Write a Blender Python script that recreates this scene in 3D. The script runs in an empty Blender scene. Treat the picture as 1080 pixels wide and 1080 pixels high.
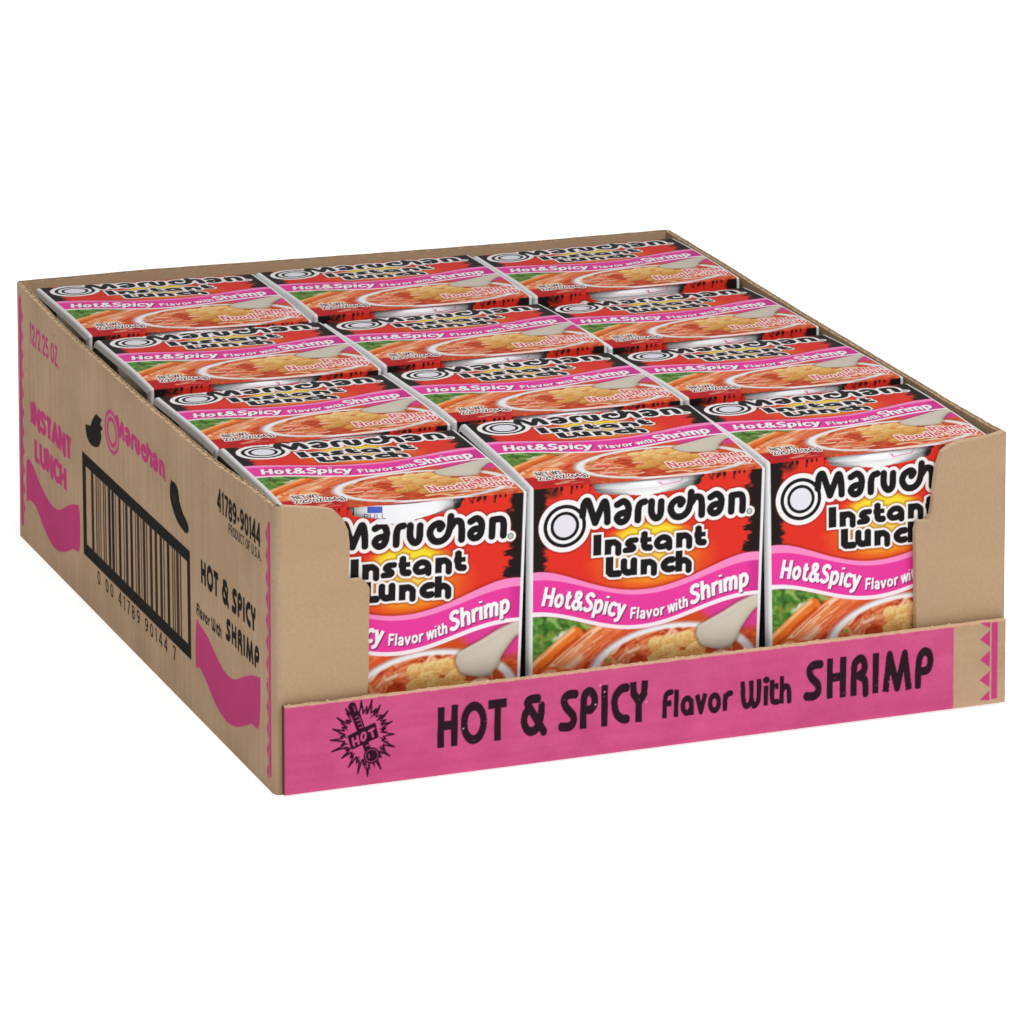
import bpy, math, json
import numpy as np
from mathutils import Matrix, Vector

S = bpy.context.scene
MM = 0.001
rng = np.random.default_rng(7)

# ------------------------------------------------------------------ camera
F_PX, SX, SY = 6162.509, 1046.761, -828.291
CAM = (-532.060, -1869.893, 624.974)
YAW, PITCH, ROLL = 0.4873775, -0.1319838, 0.0227651
fw = Vector((math.sin(YAW)*math.cos(PITCH), math.cos(YAW)*math.cos(PITCH), math.sin(PITCH)))
r0 = Vector((math.cos(YAW), -math.sin(YAW), 0)); u0 = r0.cross(fw)
rt = r0*math.cos(ROLL) + u0*math.sin(ROLL); up = -r0*math.sin(ROLL) + u0*math.cos(ROLL)
cd = bpy.data.cameras.new('camera'); cam = bpy.data.objects.new('camera', cd); S.collection.objects.link(cam)
cd.sensor_width = 36; cd.lens = F_PX/1080*36; cd.shift_x = -SX/1080; cd.shift_y = SY/1080
cd.clip_start = 0.05; cd.clip_end = 120
cam.matrix_world = Matrix(((rt.x, up.x, -fw.x, CAM[0]*MM), (rt.y, up.y, -fw.y, CAM[1]*MM), (rt.z, up.z, -fw.z, CAM[2]*MM), (0, 0, 0, 1)))
S.camera = cam

# ------------------------------------------------------------------ world, lamps, exposure
w = bpy.data.worlds.new('World'); S.world = w; w.use_nodes = True
bg = w.node_tree.nodes['Background']; bg.inputs[0].default_value = (1, 1, 1, 1); bg.inputs[1].default_value = 0.27
def softbox(name, loc, target, size, watts):
    l = bpy.data.lights.new(name, 'AREA'); l.shape = 'SQUARE'; l.size = size; l.energy = watts
    o = bpy.data.objects.new(name, l); S.collection.objects.link(o); o.location = loc
    o.rotation_euler = (Vector(target) - Vector(loc)).to_track_quat('-Z', 'Y').to_euler()
softbox('key_softbox', (0.75, -1.5, 1.15), (0.13, 0.10, 0.05), 0.8, 12.3)
softbox('added_top_fill', (0.15, -0.10, 1.05), (0.15, 0.08, 0.08), 0.55, 6.6)  # unseen overhead lamp added to brighten the sleeve tops
S.view_settings.view_transform = 'Standard'; S.view_settings.look = 'None'
S.view_settings.exposure = 0; S.view_settings.gamma = 1; S.view_settings.use_curve_mapping = False

# ------------------------------------------------------------------ materials
def new_mat(name):
    m = bpy.data.materials.new(name); m.use_nodes = True
    return m, m.node_tree, m.node_tree.nodes['Principled BSDF']
def rgb(r, g, b):
    f = lambda c: (c/255/12.92 if c/255 <= .04045 else ((c/255+.055)/1.055)**2.4)
    return (f(r), f(g), f(b), 1)
def printed(name, rough, spec, back=None, fibre=0.05, flute=None, grain=900):
    """Ink on board: the print is in the mesh's colour attribute; fibre noise and flute relief are nodes."""
    m, t, p = new_mat(name); n = t.nodes; k = t.links.new
    a = n.new('ShaderNodeAttribute'); a.attribute_name = 'print'
    tc = n.new('ShaderNodeTexCoord')
    no = n.new('ShaderNodeTexNoise'); no.inputs['Scale'].default_value = grain; no.inputs['Detail'].default_value = 6
    k(tc.outputs['Object'], no.inputs['Vector'])
    no2 = n.new('ShaderNodeTexNoise'); no2.inputs['Scale'].default_value = grain/22; no2.inputs['Detail'].default_value = 3
    k(tc.outputs['Object'], no2.inputs['Vector'])
    ad = n.new('ShaderNodeMath'); ad.operation = 'ADD'; k(no.outputs['Fac'], ad.inputs[0]); k(no2.outputs['Fac'], ad.inputs[1])
    mr = n.new('ShaderNodeMapRange'); mr.inputs['From Min'].default_value = .6; mr.inputs['From Max'].default_value = 1.4
    mr.inputs['To Min'].default_value = 1-fibre*2; mr.inputs['To Max'].default_value = 1+fibre*2
    k(ad.outputs[0], mr.inputs['Value'])
    mx = n.new('ShaderNodeVectorMath'); mx.operation = 'SCALE'; k(a.outputs['Color'], mx.inputs[0]); k(mr.outputs[0], mx.inputs['Scale'])
    col = mx.outputs[0]
    if back:
        ge = n.new('ShaderNodeNewGeometry'); mi = n.new('ShaderNodeMix'); mi.data_type = 'RGBA'
        k(ge.outputs['Backfacing'], mi.inputs[0]); k(col, mi.inputs[6]); mi.inputs[7].default_value = back; col = mi.outputs[2]
    k(col, p.inputs['Base Color'])
    p.inputs['Roughness'].default_value = rough; p.inputs['Specular IOR Level'].default_value = spec
    h = no.outputs['Fac']; b = n.new('ShaderNodeBump'); b.inputs['Strength'].default_value = .25; b.inputs['Distance'].default_value = .00006
    if flute:
        wv = n.new('ShaderNodeTexWave'); wv.wave_type = 'BANDS'; wv.bands_direction = flute; wv.inputs['Scale'].default_value = 2*math.pi/.0067/20
        wv.inputs['Distortion'].default_value = .6; wv.inputs['Detail'].default_value = 1
        k(tc.outputs['Object'], wv.inputs['Vector'])
        m2 = n.new('ShaderNodeMath'); m2.operation = 'MULTIPLY_ADD'; k(wv.outputs['Fac'], m2.inputs[0]); m2.inputs[1].default_value = 1.6
        k(h, m2.inputs[2]); h = m2.outputs[0]
    k(h, b.inputs['Height']); k(b.outputs[0], p.inputs['Normal'])
    return m
def plain(name, col, rough=.8, spec=.3, noise=.08, scale=700):
    m, t, p = new_mat(name); n = t.nodes; k = t.links.new
    tc = n.new('ShaderNodeTexCoord'); no = n.new('ShaderNodeTexNoise'); no.inputs['Scale'].default_value = scale; no.inputs['Detail'].default_value = 5
    k(tc.outputs['Object'], no.inputs['Vector'])
    mr = n.new('ShaderNodeMapRange'); mr.inputs['From Min'].default_value = .3; mr.inputs['From Max'].default_value = .7
    mr.inputs['To Min'].default_value = 1-noise; mr.inputs['To Max'].default_value = 1+noise; k(no.outputs['Fac'], mr.inputs['Value'])
    n2 = n.new('ShaderNodeTexNoise'); n2.inputs['Scale'].default_value = scale/30; n2.inputs['Detail'].default_value = 4; mp = n.new('ShaderNodeMapping'); mp.inputs['Scale'].default_value = (.35, .35, 1.6)
    k(tc.outputs['Object'], mp.inputs[0]); k(mp.outputs[0], n2.inputs['Vector']); m2 = n.new('ShaderNodeMapRange'); m2.inputs['From Min'].default_value = .3; m2.inputs['From Max'].default_value = .7
    m2.inputs['To Min'].default_value = 1-noise*.7; m2.inputs['To Max'].default_value = 1+noise*.7; k(n2.outputs['Fac'], m2.inputs['Value'])
    mm = n.new('ShaderNodeMath'); mm.operation = 'MULTIPLY'; k(mr.outputs[0], mm.inputs[0]); k(m2.outputs[0], mm.inputs[1])
    mx = n.new('ShaderNodeVectorMath'); mx.operation = 'SCALE'; mx.inputs[0].default_value = col[:3]; k(mm.outputs[0], mx.inputs['Scale'])
    k(mx.outputs[0], p.inputs['Base Color']); p.inputs['Roughness'].default_value = rough; p.inputs['Specular IOR Level'].default_value = spec
    b = n.new('ShaderNodeBump'); b.inputs['Strength'].default_value = .2; b.inputs['Distance'].default_value = .00005; k(no.outputs['Fac'], b.inputs['Height']); k(b.outputs[0], p.inputs['Normal'])
    return m
E_FRONT = 1.2
KRAFT = np.array([187, 157, 126.])
M_label = printed('coated_label_board', .38, .06, back=rgb(200, 198, 194), fibre=.012, grain=1500)
M_side = printed('printed_kraft_upright_flutes', .9, .06, fibre=.05, flute='Y')
M_front = printed('printed_kraft_level_flutes', .88, .07, fibre=.045, flute='Z')
M_kraft = plain('kraft_liner', [c/E_FRONT for c in rgb(*KRAFT)[:3]], .9, .06, .05, 900)
M_edge = plain('torn_kraft_edge', [c/E_FRONT for c in rgb(214, 186, 152)[:3]], .95, .05, .2, 1400)
M_cup = plain('white_cup_foam', (.78, .78, .77, 1), .45, .4, .015, 300)
M_film = plain('white_lid_film', (.76, .76, .78, 1), .3, .5, .02, 200)
M_inkpink = plain('pink_ink', rgb(226, 110, 170), .5, .3, .03)
M_inkblue = plain('blue_ink', rgb(66, 84, 190), .5, .3, .03)
M_inkgrey = plain('grey_ink', rgb(120, 124, 140), .5, .3, .03)
M_dark = plain('black_ink', (.02, .018, .02, 1), .5, .3, .05)

# ------------------------------------------------------------------ object helpers
def link(o, parent=None):
    S.collection.objects.link(o)
    if parent: o.parent = parent
    return o
def mesh_obj(name, V, Fc, mats, parent=None, col=None, smooth=False, mi=None):
    me = bpy.data.meshes.new(name); V = np.asarray(V, np.float32)*MM
    if isinstance(Fc, np.ndarray):
        nf = len(Fc); me.vertices.add(len(V)); me.vertices.foreach_set('co', V.ravel())
        me.loops.add(nf*4); me.loops.foreach_set('vertex_index', Fc.astype(np.int32).ravel())
        me.polygons.add(nf); me.polygons.foreach_set('loop_start', np.arange(0, nf*4, 4, dtype=np.int32))
        me.update(calc_edges=True)
    else:
        me.from_pydata([tuple(v) for v in V], [], [tuple(int(i) for i in f) for f in Fc]); me.update()
    for m in (mats if isinstance(mats, (list, tuple)) else [mats]): me.materials.append(m)
    if mi is not None: me.polygons.foreach_set('material_index', np.asarray(mi, np.int32))
    if smooth: me.polygons.foreach_set('use_smooth', np.ones(len(me.polygons), bool))
    if col is not None:
        a = me.color_attributes.new('print', 'FLOAT_COLOR', 'POINT')
        c = np.ones((len(V), 4), np.float32); c[:, :3] = col; a.data.foreach_set('color', c.ravel())
    return link(bpy.data.objects.new(name, me), parent)
def grid_faces(nr, nc):
    i = np.arange((nr-1)*nc).reshape(nr-1, nc)[:, :-1].ravel()
    return np.stack([i, i+1, i+1+nc, i+nc], 1)
def tag(o, **k):
    for a, b in k.items(): o[a] = b
def empty(name, loc):
    o = bpy.data.objects.new(name, None); o.empty_display_size = .03; o.location = [c*MM for c in loc]; return link(o)
def lin(c):
    c = np.clip(c, 0, 1); return np.where(c <= .04045, c/12.92, ((c+.055)/1.055)**2.4)

# ------------------------------------------------------------------ 2-D print painter (signed distances on a millimetre grid)
def smooth(pts, n=7, closed=False):
    P = np.asarray(pts, float)
    if len(P) < 3: return P
    Q = np.vstack([P[-1], P, P[0], P[1]]) if closed else np.vstack([2*P[0]-P[1], P, 2*P[-1]-P[-2]])
    out = []
    for i in range(1, len(Q)-2):
        a, b, c, d = Q[i-1], Q[i], Q[i+1], Q[i+2]
        for t in np.linspace(0, 1, n, endpoint=False):
            out.append(.5*(2*b+(c-a)*t+(2*a-5*b+4*c-d)*t*t+(3*b-a-3*c+d)*t**3))
    if not closed: out.append(P[-1])
    return np.array(out)
def vnoise(x, y, seed):
    r = np.random.default_rng(seed); g = r.random((64, 64))
    xi, yi = np.floor(x).astype(int), np.floor(y).astype(int); fx, fy = x-xi, y-yi
    fx = fx*fx*(3-2*fx); fy = fy*fy*(3-2*fy)
    G = lambda a, b: g[b % 64, a % 64]
    return (G(xi, yi)*(1-fx)+G(xi+1, yi)*fx)*(1-fy)+(G(xi, yi+1)*(1-fx)+G(xi+1, yi+1)*fx)*fy
def fbm(x, y, seed, o=3):
    return sum(vnoise(x*2**i, y*2**i, seed+i)*.5**i for i in range(o))/sum(.5**i for i in range(o))
class Art:
    def __init__(s, u0, u1, v0, v1, res, base, resv=None):
        rv = resv or res
        s.u = np.arange(u0, u1+res*.5, res); s.v = np.arange(v0, v1+rv*.5, rv); s.res, s.rv = res, rv
        s.U, s.V = np.meshgrid(s.u, s.v); s.C = np.empty(s.U.shape+(3,)); s.C[:] = np.array(base)/255; s.aa = max(res, rv)*.6
    def win(s, P, pad, padu=None):
        pu = padu or pad
        i0, i1 = np.searchsorted(s.u, [P[:, 0].min()-pu, P[:, 0].max()+pu]); j0, j1 = np.searchsorted(s.v, [P[:, 1].min()-pad, P[:, 1].max()+pad])
        return (slice(j0, j1), slice(i0, i1))
    def put(s, sl, a, col):
        a = np.clip(a, 0, 1)[..., None]; s.C[sl] = s.C[sl]*(1-a)+(np.asarray(col, float)/255)*a
    def dist(s, pts, pad, ax=1., hw=None, flat=False):
        P = np.asarray(pts, float); sl = s.win(P, pad, pad/ax); X, Y = s.U[sl]*ax, s.V[sl]; d = np.full(X.shape, 1e9); m = len(P)-1
        for i in range(m):
            ax_, ay = P[i, 0]*ax, P[i, 1]; bx, by = P[i+1, 0]*ax, P[i+1, 1]; L = math.hypot(bx-ax_, by-ay)
            if L < 1e-9: continue
            tx, ty = (bx-ax_)/L, (by-ay)/L; t = (X-ax_)*tx+(Y-ay)*ty; pr = np.abs((X-ax_)*ty-(Y-ay)*tx); e = np.maximum(np.maximum(-t, t-L), 0)
            di = np.hypot(pr, e)
            if flat and i == 0: di = np.where(t < 0, np.maximum(pr, hw-t), di)
            if flat and i == m-1: di = np.where(t > L, np.maximum(pr, hw+t-L), di)
            d = np.minimum(d, di)
        return sl, d
    def stroke(s, pts, wd, col, ax=1., flat=False, soft=None, alpha=1.):
        hw = wd/2; sl, d = s.dist(pts, hw+1, ax, hw, flat); so = soft or s.aa
        s.put(sl, alpha*((hw-d)/so+.5), col)
    def poly(s, pts, col, soft=None, grow=0., alpha=1.):
        sl, d = s.sdf(pts, 1.5+grow+(soft or 0)); s.put(sl, alpha*((grow-d)/(soft or s.aa)+.5), col)
    def sdf(s, pts, pad):
        P = np.asarray(pts, float); sl, d = s.dist(np.vstack([P, P[0]]), pad); X, Y = s.U[sl], s.V[sl]; ins = np.zeros(X.shape, bool)
        for i in range(len(P)):
            (x1, y1), (x2, y2) = P[i], P[(i+1) % len(P)]
            if y1 == y2: continue
            ins ^= ((y1 > Y) != (y2 > Y)) & (X < (x2-x1)*(Y-y1)/(y2-y1)+x1)
        return sl, np.where(ins, -d, d)
    def sample(s, U, V):
        x = np.clip((U-s.u[0])/s.res, 0, len(s.u)-1.001); y = np.clip((V-s.v[0])/s.rv, 0, len(s.v)-1.001)
        i, j = x.astype(int), y.astype(int); fx, fy = (x-i)[..., None], (y-j)[..., None]; C = s.C
        return (C[j, i]*(1-fx)+C[j, i+1]*fx)*(1-fy)+(C[j+1, i]*(1-fx)+C[j+1, i+1]*fx)*fy

# single-stroke letters, cap height 1; a leading 0/1 says straight/curved
def arc(cx, cy, rx, ry, a=0, b=360, n=14):
    return [(cx+rx*math.cos(math.radians(t)), cy+ry*math.sin(math.radians(t))) for t in np.linspace(a, b, n)]
G = {
'H': (.68, [(0, [(.1, 0), (.1, 1)]), (0, [(.58, 0), (.58, 1)]), (0, [(.1, .5), (.58, .5)])]),
'o': (.6, [(0, arc(.3, .36, .2, .28))]),
't': (.42, [(1, [(.18, .92), (.18, .25), (.24, .1), (.4, .08)]), (0, [(.03, .64), (.38, .64)])]),
'&': (.74, [(1, [(.7, .04), (.4, .42), (.2, .7), (.22, .88), (.34, .93), (.46, .84), (.42, .66), (.16, .42), (.1, .22), (.24, .07), (.42, .12), (.6, .44)])]),
'S': (.56, [(1, [(.48, .84), (.36, .92), (.18, .88), (.1, .73), (.2, .57), (.38, .45), (.47, .28), (.38, .12), (.22, .07), (.06, .14)])]),
'p': (.6, [(0, [(.1, -.26), (.1, .7)]), (1, [(.1, .48), (.2, .62), (.34, .64), (.46, .52), (.48, .34), (.42, .16), (.3, .08), (.18, .1), (.1, .2)])]),
'i': (.21, [(0, [(.1, 0), (.1, .7)]), (0, [(.1, .88), (.1, .98)])]),
'c': (.49, [(1, [(.45, .6), (.32, .65), (.17, .58), (.1, .4), (.12, .2), (.24, .08), (.36, .07), (.45, .12)])]),
'y': (.54, [(0, [(.06, .7), (.27, .06)]), (1, [(.48, .7), (.27, .06), (.2, -.12), (.06, -.19)])]),
'F': (.52, [(0, [(.1, 0), (.1, 1)]), (0, [(.1, .92), (.5, .92)]), (0, [(.1, .5), (.45, .5)])]),
'l': (.21, [(0, [(.1, 0), (.1, 1)])]),
'a': (.53, [(1, [(.09, .58), (.24, .65), (.38, .58), (.42, .4), (.42, 0)]), (1, [(.42, .38), (.2, .35), (.09, .2), (.18, .08), (.32, .11), (.42, .22)])]),
'v': (.52, [(0, [(.05, .7), (.26, .05), (.47, .7)])]),
'r': (.38, [(0, [(.1, 0), (.1, .7)]), (1, [(.1, .4), (.18, .58), (.35, .64)])]),
'w': (.78, [(0, [(.05, .7), (.21, .05), (.39, .66), (.57, .05), (.73, .7)])]),
'h': (.57, [(0, [(.1, 0), (.1, 1)]), (1, [(.1, .42), (.2, .6), (.34, .64), (.45, .54), (.46, .4), (.46, 0)])]),
'n': (.57, [(0, [(.1, 0), (.1, .7)]), (1, [(.1, .42), (.2, .6), (.34, .64), (.45, .54), (.46, .4), (.46, 0)])]),
'm': (.86, [(0, [(.1, 0), (.1, .7)]), (1, [(.1, .42), (.18, .6), (.3, .64), (.41, .55), (.42, .4), (.42, 0)]), (1, [(.42, .42), (.5, .6), (.62, .64), (.73, .55), (.74, .4), (.74, 0)])]),
'd': (.6, [(0, [(.48, 0), (.48, 1)]), (1, [(.48, .5), (.38, .62), (.24, .64), (.12, .52), (.1, .34), (.16, .16), (.28, .08), (.4, .1), (.48, .2)])]),
'e': (.55, [(1, [(.1, .37), (.46, .38), (.43, .56), (.29, .65), (.15, .56), (.09, .36), (.16, .14), (.3, .07), (.45, .14)])]),
'u': (.57, [(1, [(.1, .7), (.1, .25), (.16, .1), (.28, .07), (.4, .15), (.46, .3)]), (0, [(.46, 0), (.46, .7)])]),
'g': (.6, [(1, [(.48, .7), (.48, -.05), (.4, -.2), (.25, -.22), (.1, -.15)]), (0, arc(.28, .37, .19, .27))]),
'N': (.7, [(0, [(.1, 0), (.1, 1), (.58, 0), (.58, 1)])]), 'E': (.53, [(0, [(.5, .92), (.1, .92), (.1, .08), (.5, .08)]), (0, [(.1, .5), (.45, .5)])]),
'T': (.54, [(0, [(.02, .92), (.52, .92)]), (0, [(.27, 0), (.27, .92)])]), 'W': (.9, [(0, [(.04, 1), (.22, .05), (.45, .95), (.66, .05), (.84, 1)])]),
'O': (.7, [(0, arc(.35, .5, .25, .42, n=22))]), 'Z': (.56, [(0, [(.06, .92), (.5, .92), (.06, .08), (.52, .08)])]),
'R': (.6, [(0, [(.1, 0), (.1, 1)]), (1, [(.1, .92), (.35, .92), (.49, .82), (.49, .6), (.35, .48), (.1, .48)]), (0, [(.3, .46), (.54, 0)])]),
'A': (.64, [(0, [(.04, 0), (.32, .96), (.6, 0)]), (0, [(.16, .32), (.48, .32)])]), 'U': (.66, [(1, [(.1, 1), (.1, .35), (.17, .13), (.33, .07), (.49, .13), (.56, .35), (.56, 1)])]),
'L': (.5, [(0, [(.1, 1), (.1, .08), (.48, .08)])]), 'C': (.6, [(1, [(.54, .8), (.42, .92), (.26, .9), (.12, .7), (.1, .45), (.16, .2), (.3, .08), (.44, .09), (.55, .2)])]),
'I': (.22, [(0, [(.1, 0), (.1, 1)])]), 'P': (.57, [(0, [(.1, 0), (.1, 1)]), (1, [(.1, .92), (.35, .92), (.49, .8), (.49, .6), (.35, .46), (.1, .46)])]),
'D': (.66, [(0, [(.1, 0), (.1, 1)]), (1, [(.1, .92), (.34, .9), (.52, .72), (.54, .45), (.48, .22), (.32, .09), (.1, .08)])]),
'0': (.6, [(0, arc(.3, .5, .2, .42, n=20))]), '1': (.36, [(0, [(.06, .8), (.22, .96), (.22, 0)])]),
'2': (.58, [(1, [(.08, .78), (.18, .91), (.34, .92), (.47, .78), (.42, .55), (.08, .08)]), (0, [(.08, .08), (.52, .08)])]),
'4': (.6, [(0, [(.42, 0), (.42, 1), (.05, .3), (.56, .3)])]), '5': (.58, [(0, [(.48, .92), (.14, .92), (.1, .5)]), (1, [(.1, .5), (.28, .58), (.44, .5), (.49, .3), (.4, .12), (.24, .07), (.06, .14)])]),
'6': (.58, [(1, [(.45, .9), (.22, .8), (.1, .5), (.1, .28), (.2, .1), (.34, .08), (.47, .2), (.47, .42), (.34, .54), (.2, .5), (.11, .35)])]),
'7': (.54, [(0, [(.04, .92), (.48, .92), (.2, 0)])]), '8': (.58, [(0, arc(.29, .72, .17, .2)), (0, arc(.29, .28, .2, .22))]),
'9': (.58, [(1, [(.13, .1), (.36, .2), (.48, .5), (.48, .72), (.38, .9), (.24, .92), (.11, .8), (.11, .58), (.24, .46), (.38, .5), (.47, .65)])]),
'.': (.22, [(0, [(.1, 0), (.1, .1)])]), '-': (.4, [(0, [(.06, .42), (.34, .42)])]), '/': (.44, [(0, [(.04, -.05), (.4, 1.02)])]),
'(': (.3, [(1, [(.25, 1.05), (.1, .7), (.1, .2), (.25, -.15)])]), ')': (.3, [(1, [(.05, 1.05), (.2, .7), (.2, .2), (.05, -.15)])]), ' ': (.28, []),
}
def letters(txt, gap=.06):
    x = 0; out = []
    for ch in txt:
        wd, st = G[ch]
        for sm, P in st:
            P = np.array([(px+x, py) for px, py in P]); out.append(smooth(P) if sm else P)
        x += wd+gap
    return out, x-gap
def text_box(art, txt, u0, u1, v0, v1, wt, col, flat=True, gap=.06, alpha=1., soft=None):
    """Fit a line of letters into a box; wt is the vertical weight, the horizontal weight follows the squeeze."""
    st, wd = letters(txt, gap); sx = (u1-u0)/wd; sy = v1-v0
    for P in st: art.stroke(np.stack([u0+P[:, 0]*sx, v0+P[:, 1]*sy], 1), wt*sy, col, ax=sy/sx, flat=flat, alpha=alpha, soft=soft)
def text_curve(art, txt, u0, u1, h, base, wt, col, shear=0., off=(0, 0), alpha=1., soft=None):
    st, wd = letters(txt); sx = (u1-u0)/wd
    for P in st:
        u = u0+P[:, 0]*sx; sl = (base(u+.5)-base(u-.5))
        art.stroke(np.stack([u+P[:, 1]*h*(shear-sl*.35)+off[0], base(u)+P[:, 1]*h+off[1]], 1), wt*h, col, ax=1.12, flat=True, alpha=alpha, soft=soft)

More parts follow.
